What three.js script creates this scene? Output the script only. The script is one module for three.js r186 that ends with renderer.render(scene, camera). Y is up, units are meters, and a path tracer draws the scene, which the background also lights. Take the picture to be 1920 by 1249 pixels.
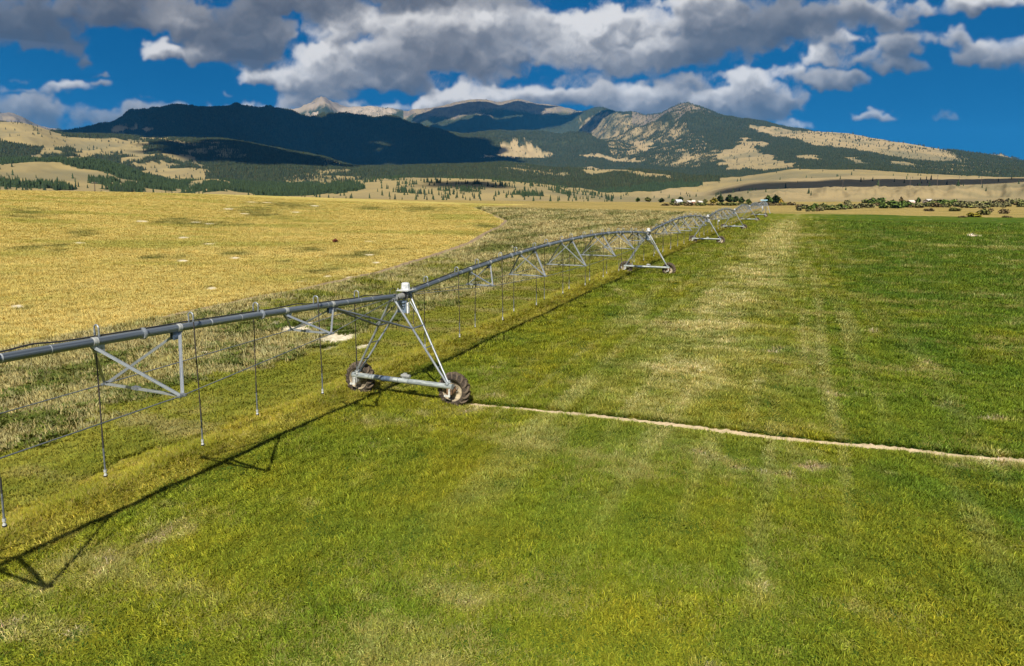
import * as THREE from 'three';
import { mergeGeometries, mergeVertices } from 'three/addons/utils/BufferGeometryUtils.js';

// ---------------------------------------------------------------- camera, sun, exposure
const scene = new THREE.Scene();
const EYE = 7.0, FOCAL = 1280, CXP = 960, CYP = 520, HORIZON = 362;          // measured on the 1920 x 1249 photograph
const PITCH = Math.atan((CYP - HORIZON) / FOCAL);
const camera = new THREE.PerspectiveCamera(THREE.MathUtils.radToDeg(2 * Math.atan(729 / FOCAL)), 1920 / 1458, 0.2, 60000);
camera.setViewOffset(1920, 1458, 0, 209, 1920, 1249);
camera.position.set(0, EYE, 0);
camera.rotation.x = -PITCH;
camera.updateMatrixWorld();
const SUN = new THREE.Vector3(-0.092, 0.666, 0.74).normalize();
const sun = new THREE.DirectionalLight(new THREE.Color(1.0, 0.93, 0.80), 4.6);
sun.position.copy(SUN).multiplyScalar(400); sun.castShadow = true;
sun.shadow.mapSize.set(4096, 4096);
Object.assign(sun.shadow.camera, { left: -150, right: 150, top: 150, bottom: -150, near: 1, far: 900 });
scene.add(sun, sun.target);
const renderer = new THREE.WebGLRenderer({ antialias: true });
renderer.toneMapping = THREE.LinearToneMapping;
renderer.toneMappingExposure = 1.85;
scene.fog = new THREE.FogExp2(new THREE.Color().setRGB(.05, .42, 1.0), 2.7e-5);
renderer.shadowMap.enabled = true;

// ---------------------------------------------------------------- small tools
function rng(seed) { let a = seed >>> 0; return () => { a = (a + 0x6d2b79f5) | 0; let t = Math.imul(a ^ (a >>> 15), 1 | a); t = (t + Math.imul(t ^ (t >>> 7), 61 | t)) ^ t; return ((t ^ (t >>> 14)) >>> 0) / 4294967296; }; }
const clamp = (x, a = 0, b = 1) => Math.min(b, Math.max(a, x)), lerp = (a, b, t) => a + (b - a) * t;
const sstep = (a, b, x) => { const t = clamp((x - a) / (b - a)); return t * t * (3 - 2 * t); };
const PERM = new Uint8Array(1024), RAND = new Float32Array(256);
{ const r = rng(7), p = [...Array(256).keys()]; for (let i = 255; i > 0; i--) { const j = Math.floor(r() * (i + 1)); [p[i], p[j]] = [p[j], p[i]]; } for (let i = 0; i < 1024; i++) PERM[i] = p[i & 255]; for (let i = 0; i < 256; i++) RAND[i] = r() * 2 - 1; }
const GX = new Float32Array(256), GY = new Float32Array(256);
for (let i = 0; i < 256; i++) { GX[i] = Math.cos(i * 0.0245437 * 7); GY[i] = Math.sin(i * 0.0245437 * 7); }
function noise2(x, y) {                                                     // gradient noise, about -1 to 1
  const xi = Math.floor(x), yi = Math.floor(y), fx = x - xi, fy = y - yi, X = xi & 255, Y = yi & 255;
  const u = fx * fx * fx * (fx * (fx * 6 - 15) + 10), v = fy * fy * fy * (fy * (fy * 6 - 15) + 10);
  const a = PERM[PERM[X] + Y], b = PERM[PERM[X + 1] + Y], c = PERM[PERM[X] + Y + 1], d = PERM[PERM[X + 1] + Y + 1];
  const n0 = GX[a] * fx + GY[a] * fy, n1 = GX[b] * (fx - 1) + GY[b] * fy, n2 = GX[c] * fx + GY[c] * (fy - 1), n3 = GX[d] * (fx - 1) + GY[d] * (fy - 1);
  return 1.45 * (n0 + (n1 - n0) * u + (n2 + (n3 - n2) * u - n0 - (n1 - n0) * u) * v);
}
function fbm(x, y, o = 4) { let s = 0, a = 0.5, t = 0; for (let i = 0; i < o; i++) { s += a * noise2(x, y); t += a; a *= 0.5; x = x * 2.03 + 17.1; y = y * 2.03 + 5.7; } return s / t; }
function ridged(x, y, o = 4) { let s = 0, a = 0.5, t = 0; for (let i = 0; i < o; i++) { s += a * (1 - Math.abs(noise2(x, y)) * 1.6); t += a; a *= 0.5; x = x * 2.07 + 9.3; y = y * 2.07 + 3.1; } return s / t; }
function noise3(x, y, z) {                                                  // value noise, -1 to 1
  const xi = Math.floor(x), yi = Math.floor(y), zi = Math.floor(z); let fx = x - xi, fy = y - yi, fz = z - zi;
  fx = fx * fx * (3 - 2 * fx); fy = fy * fy * (3 - 2 * fy); fz = fz * fz * (3 - 2 * fz);
  const X = xi & 255, Y = yi & 255, Z = zi & 255, A = PERM[X] + Y, B = PERM[X + 1] + Y, a = PERM[A] + Z, b = PERM[A + 1] + Z, c = PERM[B] + Z, d = PERM[B + 1] + Z;
  const q = (i) => RAND[PERM[i]];
  const x0 = q(a) + (q(c) - q(a)) * fx, x1 = q(b) + (q(d) - q(b)) * fx, x2 = q(a + 1) + (q(c + 1) - q(a + 1)) * fx, x3 = q(b + 1) + (q(d + 1) - q(b + 1)) * fx;
  const y0 = x0 + (x1 - x0) * fy, y1 = x2 + (x3 - x2) * fy;
  return y0 + (y1 - y0) * fz;
}
function inside(poly, x, y) { let c = false; for (let i = 0, j = poly.length - 1; i < poly.length; j = i++) { const [xi, yi] = poly[i], [xj, yj] = poly[j]; if ((yi > y) !== (yj > y) && x < (xj - xi) * (y - yi) / (yj - yi) + xi) c = !c; } return c; }

// a pixel of the photograph as a horizontal bearing and the tangent of its elevation, measured once to find where things stand
const CP = Math.cos(PITCH), SP = Math.sin(PITCH);
function sight(px, py) {
  const dx = (px - CXP) / FOCAL, dy = -(py - CYP) / FOCAL, y = CP * dy - SP, z = -SP * dy - CP, l = Math.hypot(dx, z);
  return { az: Math.atan2(dx, -z), tan: y / l };
}
// axes of the sprinkler line: s runs along the pipe, v runs across it to the right
const UX = 0.39227, UZ = -0.91985, VX = 0.91985, VZ = 0.39227, V0 = -12.25;
const toS = (x, z) => x * UX + z * UZ, toV = (x, z) => x * VX + z * VZ;
const fromSV = (s, v) => [s * UX + v * VX, s * UZ + v * VZ];

// ---------------------------------------------------------------- scene bookkeeping
const counts = {};
function numbered(name) { const n = counts[name] = (counts[name] ?? -1) + 1; return n ? `${name}_${String(n).padStart(3, '0')}` : name; }
function tag(o, label, category, group, kind) { if (label) o.userData.label = label; if (category) o.userData.category = category; if (group) o.userData.group = group; if (kind) o.userData.kind = kind; return o; }
function mesh(name, geometries, material, parent) {
  const g = Array.isArray(geometries) ? (geometries.length > 1 ? mergeGeometries(geometries.map((q) => q.index ? q.toNonIndexed() : q)) : geometries[0]) : geometries;
  const m = new THREE.Mesh(g, material); m.castShadow = m.receiveShadow = true;
  m.name = parent ? name : numbered(name); (parent ?? scene).add(m); return m;
}
function group(name, x, y, z, turn = 0) { const g = new THREE.Group(); g.name = numbered(name); g.position.set(x, y, z); g.rotation.y = turn; scene.add(g); return g; }
function copyOf(o) { const c = o.clone(); c.name = numbered(o.name.replace(/_\d{3}$/, '')); c.userData = { ...o.userData }; scene.add(c); return c; }

// ---------------------------------------------------------------- sky: air and clouds, computed for every direction
{
  const W = 4096, Hh = 2048, data = new Float32Array(W * Hh * 4), r = rng(21);
  // cloud lumps, measured in thousandths of the picture's focal length about the bearing of the view: [x, y, half width, half height, how much sun reaches them]
  const L = [
    [60, 55, 110, 52, .16], [200, 5, 130, 40, .3], [330, 10, 100, 36, .36], [0, 10, 110, 55, .3], [430, 22, 90, 40, .3], [120, 20, 120, 40, .3], [165, 110, 18, 14, .25], [560, 2, 160, 26, .2], [780, -4, 160, 26, .22], [950, 0, 90, 24, .35],
    [346, 36, 52, 32, .8], [295, 99, 34, 21, .85], [372, 104, 42, 18, .6], [445, 62, 80, 58, .3], [470, 104, 48, 22, .3], [580, 12, 120, 34, .34], [520, 60, 60, 40, .34],
    [606, 112, 72, 46, .85], [560, 152, 50, 26, .7], [488, 148, 44, 17, .8], [640, 44, 110, 42, .85], [722, 100, 100, 46, .55], [800, 56, 110, 58, .62], [866, 112, 120, 42, .42], [930, 44, 96, 60, .8], [962, 98, 80, 40, .5], [1012, 60, 60, 50, .5], [720, 150, 84, 22, .55], [640, 150, 60, 26, .6], [830, 150, 70, 18, .4],
    [1062, 104, 78, 46, .85], [1112, 62, 70, 46, .95], [1172, 40, 74, 48, .9], [1222, 70, 60, 48, .85], [1150, 112, 96, 40, .6], [1010, 120, 60, 30, .4], [1230, 112, 70, 30, .45],
    [1310, 88, 70, 44, .26], [1390, 62, 110, 56, .28], [1490, 42, 116, 50, .25], [1600, 26, 110, 36, .45], [1710, 14, 120, 22, .6], [1830, 4, 90, 15, .7], [1340, 30, 90, 46, .6],
    [1576, 72, 66, 24, .9], [1526, 106, 64, 28, .8], [1480, 130, 56, 30, .75], [1406, 160, 74, 30, .85], [1456, 190, 66, 26, .45], [1546, 146, 58, 24, .5], [1610, 100, 56, 24, .55], [1335, 190, 60, 26, .7], [1232, 180, 84, 26, .75], [1124, 170, 84, 23, .7], [1022, 174, 84, 22, .8], [922, 178, 80, 23, .85], [858, 178, 56, 25, .95], [816, 200, 38, 15, .9], [1390, 214, 60, 18, .5], [1280, 150, 80, 22, .45], [1180, 206, 60, 14, .7], [1080, 146, 110, 24, .4], [960, 140, 90, 22, .36], [1320, 150, 90, 26, .4], [1250, 208, 90, 16, .5],
    [1692, 84, 72, 24, .5], [1764, 74, 64, 22, .5], [1890, 94, 92, 30, .62], [1826, 104, 60, 18, .5], [1640, 216, 46, 9, .5], [1484, 233, 34, 10, .8], [1772, 214, 26, 8, .4], [1680, 120, 60, 18, .4],
    [60, 216, 126, 30, .42], [110, 226, 110, 26, .38], [20, 205, 90, 28, .4], [210, 226, 90, 20, .42], [300, 224, 80, 16, .4], [170, 220, 100, 24, .4], [262, 206, 80, 22, .45], [340, 214, 80, 18, .5], [424, 203, 62, 15, .72], [470, 198, 34, 11, .8], [112, 165, 62, 13, .6], [44, 172, 60, 9, .45], [48, 148, 26, 7, .4], [188, 136, 18, 5, .35], [194, 158, 24, 6, .4], [-60, 200, 80, 30, .45], [430, 174, 16, 5, .5], [280, 180, 14, 4, .5],
    [552, 192, 46, 28, .55], [604, 172, 66, 26, .5], [664, 196, 40, 12, .7], [708, 200, 40, 10, .8], [560, 215, 60, 14, .7],
  ];
  const F3 = (x, y, z) => noise3(x / 70, y / 48, z / 70) * .50 + noise3(x / 30 + 9, y / 22, z / 30) * .24 + noise3(x / 13, y / 10 + 4, z / 13) * .15 + noise3(x / 5.2 + 3, y / 4.7, z / 5.2) * .10 + noise3(x / 2.6 + 3, y / 2.4, z / 2.6) * .07;
  const F2 = (x, y, z) => noise3(x / 70, y / 48, z / 70) * .50 + noise3(x / 30 + 9, y / 22, z / 30) * .24;
  let near = [];
  const dens = (x, y, z, fine) => {
    let d = -9;
    for (const b of near) { const ex = (x - b[0]) / b[2], ey = (y - b[1]) / b[3] * (y > b[1] ? 1.12 : 1), q = 1 - ex * ex - ey * ey - (z * z) / (b[5] * b[5]); if (q > d) d = q; }
    if (d < -.8) return 0;
    return clamp((d * .72 - .05 + (fine ? F3(x, y, z) : F2(x, y, z)) * 1.4) * 1.35);
  };
  for (const b of L) { b[2] *= 1.16; b[3] *= b[1] > 150 && b[1] < 200 && b[0] > 780 && b[0] < 1500 ? 1.55 : 1.2; b[4] = Math.pow(b[4], 1.25) * 1.02; } for (const b of L) b.push(Math.min(b[2], b[3] * 1.4) + 6);
  const blueAt = (el) => { const t = Math.pow(clamp(1 - el / 1.2), 3.2); return [lerp(.0003, .003, t), lerp(.029, .074, t), lerp(.118, .190, t)]; };
  const sun3 = [SUN.x, SUN.y, SUN.z];
  const px = (az, el) => { const c = Math.cos(el), X = Math.sin(az) * c, Y = Math.sin(el), Z = -Math.cos(az) * c, y = CP * Y - SP * Z, z = SP * Y + CP * Z; return [CXP + FOCAL * X / -z, CYP - FOCAL * y / -z]; };
  const put = (i, el, alpha, bright, warm) => {
    const b = blueAt(el), k = bright;
    const w = [lerp(.040, .50, k), lerp(.046, .485, k), lerp(.066, .475, k)];
    for (let c = 0; c < 3; c++) data[i + c] = lerp(b[c], w[c] * 0.86, alpha);
    data[i + 3] = 1;
  };
  // the whole vault: a broken layer of the same clouds, seen by its bearing on a plane overhead
  const high = (az, el) => {
    const q = 1 / (Math.tan(Math.max(el, .06)) + .12), X = Math.sin(az) * q * 1.3, Y = -Math.cos(az) * q * 1.3;
    const f = fbm(X + 3.3, Y + 8.1, 6), g = fbm(X * 1.0 + .12 + 3.3, Y - .1 + 8.1, 4);
    return [sstep(-.06, .2, f + .04), clamp(.48 + (f - g) * 1.6 - f * .35 + .2 * (1 - el))];
  };
  for (let j = Hh / 2; j < Hh; j++) {
    const el = ((j + .5) / Hh - .5) * Math.PI;
    for (let i = 0; i < W; i++) {
      const a = ((i + .5) / W - .5) * 2 * Math.PI, x = Math.cos(a), z = Math.sin(a), az = Math.atan2(x, -z), at = (j * W + i) * 4;
      let P = null, mix = 0;
      if (Math.abs(az) < .78 && el < .36) { P = px(az, el); mix = sstep(.36, .285, el) * sstep(.78, .70, Math.abs(az)); }
      let alpha = 0, bright = 0;
      if (mix < 1 && (i % 2 === 0 && j % 2 === 0 || el < .5)) { [alpha, bright] = high(az, el); } else if (mix < 1) { const o = ((j & ~1) * W + (i & ~1)) * 4; for (let c = 0; c < 4; c++) data[at + c] = data[o + c]; continue; }
      if (P && P[1] < 400) {
        const X0 = P[0], Y0 = P[1], X = X0 + 11 * noise3(X0 / 24, Y0 / 20, 7) + 5 * noise3(X0 / 9, Y0 / 8, 3), Y = Y0 + 8 * noise3(X0 / 24 + 50, Y0 / 20, 9) + 4 * noise3(X0 / 9 + 20, Y0 / 8, 5); near = [];
        for (const b of L) if (Math.abs(X - b[0]) < b[2] * 1.45 + 4 && Math.abs(Y - b[1]) < b[3] * 1.5 + 4) near.push(b);
        let T = 1, light = 0;
        if (near.length) {
          let zr = 0, lit = 0, lw = 0;
          for (const b of near) { zr = Math.max(zr, b[5]); const ex = (X - b[0]) / b[2], ey = (Y - b[1]) / b[3], w = Math.exp(-2.2 * (ex * ex + ey * ey)); lit += b[4] * (1 - .55 * clamp(ey * .8 + .1, -.25, 1)) * w; lw += w; }
          lit /= lw;
          const n = 18, dz = 2.6 * zr / n, j0 = ((i * 7 + j * 13) % 17) / 17;
          for (let k = 0; k < n && T > .03; k++) {
            const Z = -1.3 * zr + (k + j0) * dz, d = dens(X, Y, Z, true);
            if (d <= 0) continue;
            let od = 0;
            for (let q = 1; q <= 3; q++) od += dens(X - 1.5 * q * 3, Y - 7.2 * q, Z - 6.5 * q, false);
            const a1 = 1 - Math.exp(-d * dz * .047);
            light += T * a1 * (lit * 1.25 * Math.exp(-od * .62) + .16 * lit + .02); T *= 1 - a1;
          }
        }
        const A = 1 - T, B = A > .001 ? light / A : 0;
        alpha = lerp(alpha, sstep(.02, .95, A), mix); bright = lerp(bright, clamp(Math.pow(B * 1.22, 1.6)), mix);
      }
      put(at, el, alpha, bright);
    }
  }
  const below = [.16, .15, .09];
  for (let j = 0; j < Hh / 2; j++) for (let i = 0; i < W; i++) { const at = (j * W + i) * 4; for (let c = 0; c < 3; c++) data[at + c] = below[c]; data[at + 3] = 1; }
  const tex = new THREE.DataTexture(data, W, Hh, THREE.RGBAFormat, THREE.FloatType);
  tex.mapping = THREE.EquirectangularReflectionMapping; tex.magFilter = tex.minFilter = THREE.LinearFilter; tex.needsUpdate = true;
  scene.background = tex; scene.environment = tex;
}

// ---------------------------------------------------------------- the lie of the land
// crests, benches and hollows, each as [x, y, distance in metres]: where the photograph shows them; { h } gives a height in metres where they lie hidden
const h_ = (h) => ({ h });
const RINGS = [
  [[-500, h_(0), 58], [2400, h_(0), 58]],
  [[-500, 352, 340], [0, 357, 350], [320, 361.5, 380], [640, 372, 420], [800, 375, 450], [960, 377, 470], [1240, 379.5, 480], [1330, h_(0), 440], [1500, h_(0), 430], [2400, h_(0), 430]],
  [[-500, h_(-4), 640], [0, h_(-4), 640], [640, h_(-5), 680], [960, h_(-6), 700], [1240, h_(-5), 680], [1330, h_(-.5), 600], [1500, h_(-1), 600], [2400, h_(-1), 620]],
  [[-500, 300, 1500], [0, 303, 1500], [60, 305, 1500], [180, 312, 1480], [240, 323, 1450], [290, 336, 1400], [340, 342, 1400], [400, 338, 1400], [450, 347, 1350], [540, 353, 1300], [640, 346, 1300], [760, 337, 1300], [850, 338, 1300], [960, 343, 1300], [1040, 352, 1250], [1080, 361, 1200], [1150, 368, 1100], [1250, 371, 1000], [1320, 368, 950], [1400, 361, 900], [1450, 357, 880], [1500, 356, 860], [1600, 354, 840], [1700, 354, 830], [1800, 354, 830], [1860, 351, 830], [1920, 348, 830], [2400, 338, 830]],
  [[-500, h_(58), 1950], [0, h_(58), 1950], [240, h_(38), 1900], [340, h_(22), 1850], [450, h_(14), 1800], [640, h_(18), 1750], [850, h_(22), 1700], [1040, h_(12), 1650], [1150, h_(3), 1500], [1300, h_(2), 1300], [1400, 357, 1080], [1500, 352.5, 1050], [1600, 350.5, 1020], [1700, 349.5, 1010], [1800, 348, 1010], [1920, 344, 1010], [2400, 335, 1010]],
  [[-500, 226, 3200], [0, 232, 3200], [33, 234, 3200], [85, 247, 3200], [130, 256, 3200], [200, 258, 3200], [280, 262, 3200], [400, 264, 3200], [500, 280, 3000], [600, 298, 2900], [680, 316, 2700], [760, 316, 2600], [860, 309, 2600], [940, 309, 2600], [1000, 314, 2600], [1100, 318, 2600], [1200, 322, 2400], [1300, 333, 2300], [1380, 336, 2150], [1450, 326, 2150], [1500, 320, 2200], [1600, 319, 2200], [1700, 325, 2200], [1800, 331, 2100], [1920, 335, 2000], [2400, 338, 2000]],
  null,
  [[-500, 238, 5200], [0, 240, 5200], [100, 254, 5200], [200, 245, 5400], [240, 226, 5600], [275, 215, 5800], [360, 211, 6000], [440, 215, 6000], [500, 221, 6000], [600, 229, 6000], [700, 234, 6000], [780, 241, 6000], [850, 250, 6000], [900, 253, 6000], [960, 256, 6000], [1040, 262, 6000], [1100, 268, 5800], [1180, 274, 5300], [1240, 272, 4900], [1290, 266, 4600], [1350, 270, 4300], [1400, 275, 4100], [1480, 276, 3900], [1600, 286, 3700], [1700, 298, 3500], [1800, 308, 3400], [1920, 318, 3200], [2400, 330, 3000]],
  null,
  [[-500, 240, 9500], [-60, 226, 9500], [0, 215, 9500], [20, 214, 9500], [40, 221, 9500], [70, 240, 9500], [110, 252, 9500], [200, 262, 9500], [440, 240, 10500], [500, 228, 11500], [530, 221, 12000], [560, 213, 12000], [580, 206, 12000], [598, 195, 12000], [608, 190, 12000], [622, 197, 12000], [640, 207, 12000], [660, 206, 11500], [690, 202, 11200], [720, 206, 11000], [745, 212, 10500], [770, 210, 9800], [800, 205, 9500], [840, 197, 9500], [880, 189, 9500], [910, 188, 9500], [940, 191, 9500], [966, 188, 9500], [986, 192, 9500], [1010, 198, 9400], [1050, 202, 9200], [1075, 209, 8900], [1095, 211, 8600], [1130, 204, 8200], [1150, 207, 8000], [1185, 216, 7600], [1215, 218, 7300], [1240, 211, 7000], [1270, 203, 6700], [1290, 199, 6500], [1310, 205, 6300], [1350, 221, 6000], [1400, 233, 5700], [1450, 242, 5500], [1480, 246, 5400], [1520, 249, 5300], [1580, 250, 5200], [1640, 260, 5100], [1700, 269, 5000], [1750, 276, 4900], [1800, 284, 4800], [1860, 292, 4700], [1920, 302, 4600], [2050, 318, 4500], [2400, 338, 4500]],
  null,
];
const ringAt = RINGS.map((R) => R && R.map(([x, y, r]) => {
  const p = sight(x, typeof y === 'number' ? y : HORIZON);
  return [p.az, typeof y === 'number' ? EYE + r * p.tan : y.h, r];
}));
function alongRing(k, az) {
  const R = ringAt[k]; if (az <= R[0][0]) return [R[0][1], R[0][2]];
  for (let i = 1; i < R.length; i++) if (az < R[i][0]) {
    const a = R[i - 1], b = R[i], t = (az - a[0]) / (b[0] - a[0]), p = R[Math.max(0, i - 2)], q = R[Math.min(R.length - 1, i + 1)], d = b[0] - a[0];
    const slope = (l, m, n) => { const s0 = (m[1] - l[1]) / Math.max(1e-6, m[0] - l[0]), s1 = (n[1] - m[1]) / Math.max(1e-6, n[0] - m[0]); return s0 * s1 <= 0 ? 0 : 2 * s0 * s1 / (s0 + s1); };
    const ma = i < 2 ? 0 : slope(p, a, b) * d, mb = i > R.length - 2 ? 0 : slope(a, b, q) * d, t2 = t * t, t3 = t2 * t;
    return [(2 * t3 - 3 * t2 + 1) * a[1] + (t3 - 2 * t2 + t) * ma + (-2 * t3 + 3 * t2) * b[1] + (t3 - t2) * mb, lerp(a[2], b[2], t)];
  }
  return [R[R.length - 1][1], R[R.length - 1][2]];
}
const AZ0 = -0.92, AZ1 = 0.92, NAZ = 1500;
const columns = [];
for (let i = 0; i <= NAZ; i++) {
  const az = AZ0 + (AZ1 - AZ0) * i / NAZ, K = RINGS.map((_, k) => RINGS[k] ? alongRing(k, az) : null), ax = CXP + Math.tan(az) * FOCAL;
  K[6] = [lerp(.9, 1.12, sstep(1350, 1600, ax)) * K[5][0], K[5][1] + lerp(700, 380, sstep(1000, 1500, ax))];
  K[8] = [lerp(K[7][0] * .93, lerp(K[7][0], K[9][0], .5), sstep(1080, 1220, ax)), K[7][1] + Math.min(1500, .45 * (K[9][1] - K[7][1]))];
  K[10] = [K[9][0] * .45, K[9][1] + 3200];
  const n = K.length, R = K.map((q) => q[1]), Hs = K.map((q) => q[0]), D = [], M = [];
  for (let k = 0; k < n - 1; k++) D.push((Hs[k + 1] - Hs[k]) / (R[k + 1] - R[k]));
  for (let k = 0; k < n; k++) M.push(k === 0 || k === n - 1 || D[k - 1] * D[k] <= 0 ? 0 : 2 * D[k - 1] * D[k] / (D[k - 1] + D[k]));
  columns.push({ R, H: Hs, M });
}
function column(c, r) {
  const { R, H, M } = c; if (r <= R[0]) return H[0]; const n = R.length; if (r >= R[n - 1]) return H[n - 1];
  let k = 0; while (r > R[k + 1]) k++;
  const d = R[k + 1] - R[k], t = (r - R[k]) / d, t2 = t * t, t3 = t2 * t;
  return (2 * t3 - 3 * t2 + 1) * H[k] + (t3 - 2 * t2 + t) * d * M[k] + (-2 * t3 + 3 * t2) * H[k + 1] + (t3 - t2) * d * M[k + 1];
}
function relief(x, z, az, r, c) {                                            // gullies, knolls and rough ground on top of the large forms
  if (r < 60) return 0;
  let n = fbm(x / 60, z / 60, 3) * .35 * sstep(60, 300, r);
  if (r < 700) return n;
  const R = c.R, near = (k, w) => Math.exp(-Math.pow((r - R[k]) / w, 2));
  const keep = 1 - .75 * near(9, 900) - .5 * near(5, 250) * sstep(1400, 1600, R[5]) - .6 * near(3, 120) - .8 * near(7, 620);
  const hill = sstep(900, 1400, r), mount = sstep(3600, 5500, r), right = sstep(.15, .45, az);
  n += hill * (1 - mount) * lerp(1, .55, right) * (ridged(x / 420 + 3, z / 420, 5) - .55) * 30 * keep;
  n += sstep(640, 760, r) * sstep(1000, 880, r) * right * (ridged(az * 26, r / 500, 4) - .55) * 9;
  n += mount * (ridged(x / 1500 + 1.7, z / 1500 + .4, 6) - .55) * 330 * Math.max(.08, keep) + mount * (ridged(x / 430, z / 430, 4) - .55) * 75 * Math.max(.15, keep);
  return n;
}
function heightAt(x, z) {
  const r = Math.hypot(x, z), az = Math.atan2(x, -z);
  const near = r < 260 ? .05 * fbm(x / 3, z / 3, 2) + .10 * fbm(x / 11, z / 11, 2) : 0;
  if (r < 58) return near;
  if (az < AZ0 || az > AZ1) { const c = columns[az < 0 ? 0 : NAZ]; return lerp(column(c, r), 0, sstep(AZ1, AZ1 + .3, Math.abs(az))) * 1 + near; }
  const f = (az - AZ0) / (AZ1 - AZ0) * NAZ, i = Math.min(NAZ - 1, Math.floor(f)), t = f - i;
  return lerp(column(columns[i], r), column(columns[i + 1], r), t) + relief(x, z, az, r, columns[i]) + near;
}
// the first point of the land that a pixel of the photograph shows
function landAt(px, py, from = 30) {
  const p = sight(px, py), sx = Math.sin(p.az), sz = -Math.cos(p.az);
  for (let r = from; r < 14000; r *= 1.006) if (heightAt(sx * r, sz * r) >= EYE + r * p.tan) { r /= 1.003; return [sx * r, sz * r, r]; }
  return [sx * 9000, sz * 9000, 9000];
}
const outline = (pts, from) => { const q = pts.map(([x, y]) => landAt(x, y, from)).map(([x, z]) => [x, z]); q.box = [Math.min(...q.map((p) => p[0])), Math.min(...q.map((p) => p[1])), Math.max(...q.map((p) => p[0])), Math.max(...q.map((p) => p[1]))]; return q; };
const within = (poly, x, z) => x >= poly.box[0] && x <= poly.box[2] && z >= poly.box[1] && z <= poly.box[3] && inside(poly, x, z);

// meadows, rock and woods of the hills and mountains
const MEADOWS = [
  [[886, 297], [905, 290], [945, 268], [985, 266], [1000, 276], [1050, 295], [1020, 297], [985, 299], [930, 295]],
  [[1088, 289], [1110, 289], [1160, 297], [1215, 304], [1206, 309], [1150, 302], [1100, 296]],
  [[1050, 317], [1120, 315], [1200, 321], [1262, 329], [1266, 337], [1215, 334], [1160, 326], [1100, 326]],
  [[1180, 270], [1200, 262], [1228, 268], [1222, 280], [1190, 282]],
  [[1268, 301], [1285, 286], [1304, 298], [1298, 305], [1272, 306]],
  [[1343, 291], [1375, 275], [1395, 257], [1440, 268], [1444, 277], [1410, 274], [1430, 287], [1474, 300], [1496, 313], [1460, 319], [1380, 319], [1348, 309]],
  [[1402, 236], [1440, 238], [1510, 247], [1580, 247], [1640, 258], [1720, 270], [1760, 278], [1795, 301], [1760, 305], [1700, 299], [1630, 286], [1560, 275], [1520, 275], [1500, 264], [1450, 258]],
  [[1586, 296], [1610, 294], [1634, 308], [1605, 310]], [[1480, 290], [1540, 294], [1530, 302], [1490, 298]],
  [[205, 241], [245, 233], [262, 236], [255, 242], [215, 246]], [[252, 240], [340, 230], [346, 234], [270, 244]],
  [[1660, 300], [1720, 306], [1700, 314], [1670, 310]],
];
const ROUGH = [                                                             // half open ground, trees and scree mixed
  [[575, 335], [590, 318], [640, 306], [668, 312], [650, 335], [610, 345]],
  [[940, 322], [975, 303], [1010, 315], [1060, 320], [1080, 335], [960, 333]],
  [[1740, 285], [1925, 296], [1925, 336], [1780, 330], [1700, 315]],
  [[1090, 225], [1140, 208], [1190, 225], [1180, 250], [1130, 265], [1090, 250]],
  [[1120, 250], [1300, 245], [1360, 290], [1300, 315], [1150, 290]],
  [[500, 340], [560, 318], [700, 330], [800, 334], [760, 345], [560, 360]],
  [[300, 262], [340, 258], [440, 280], [460, 300], [420, 296], [360, 288]],
];
const PALEROCK = [[[520, 226], [548, 214], [580, 214], [610, 222], [650, 208], [695, 199], [745, 208], [730, 222], [680, 226], [600, 229]]];
const WOODS = [                                                             // on the pale hills of the left
  [[-20, 263], [35, 264], [56, 276], [62, 298], [110, 301], [135, 306], [130, 312], [60, 305], [-20, 302]],
  [[62, 300], [100, 287], [137, 277], [138, 283], [95, 302]],
  [[125, 309], [160, 300], [200, 290], [228, 287], [228, 297], [215, 304], [255, 316], [300, 332], [345, 345], [378, 360], [335, 358], [290, 345], [240, 330], [190, 318]],
  [[268, 277], [285, 264], [300, 261], [332, 264], [385, 285], [372, 293], [330, 289], [285, 290]],
  [[292, 295], [325, 298], [400, 318], [470, 330], [560, 322], [600, 345], [660, 350], [640, 362], [470, 366], [440, 346], [400, 330], [330, 310]],
  [[-20, 336], [60, 345], [112, 347], [110, 356], [-20, 350]],
  [[172, 336], [215, 346], [258, 360], [225, 362], [190, 350]],
  [[264, 350], [290, 352], [296, 361], [266, 361]], [[395, 350], [420, 340], [446, 362], [392, 362]],
  [[110, 249], [170, 253], [260, 258], [280, 262], [200, 260], [120, 256]],
  [[230, 303], [300, 298], [304, 303], [240, 310]],
];
const meadows = MEADOWS.map((p) => outline(p, 1500)), rough = ROUGH.map((p) => outline(p, 1100)), paleRock = PALEROCK.map((p) => outline(p, 7000)), woods = WOODS.map((p) => outline(p, 900));
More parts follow.
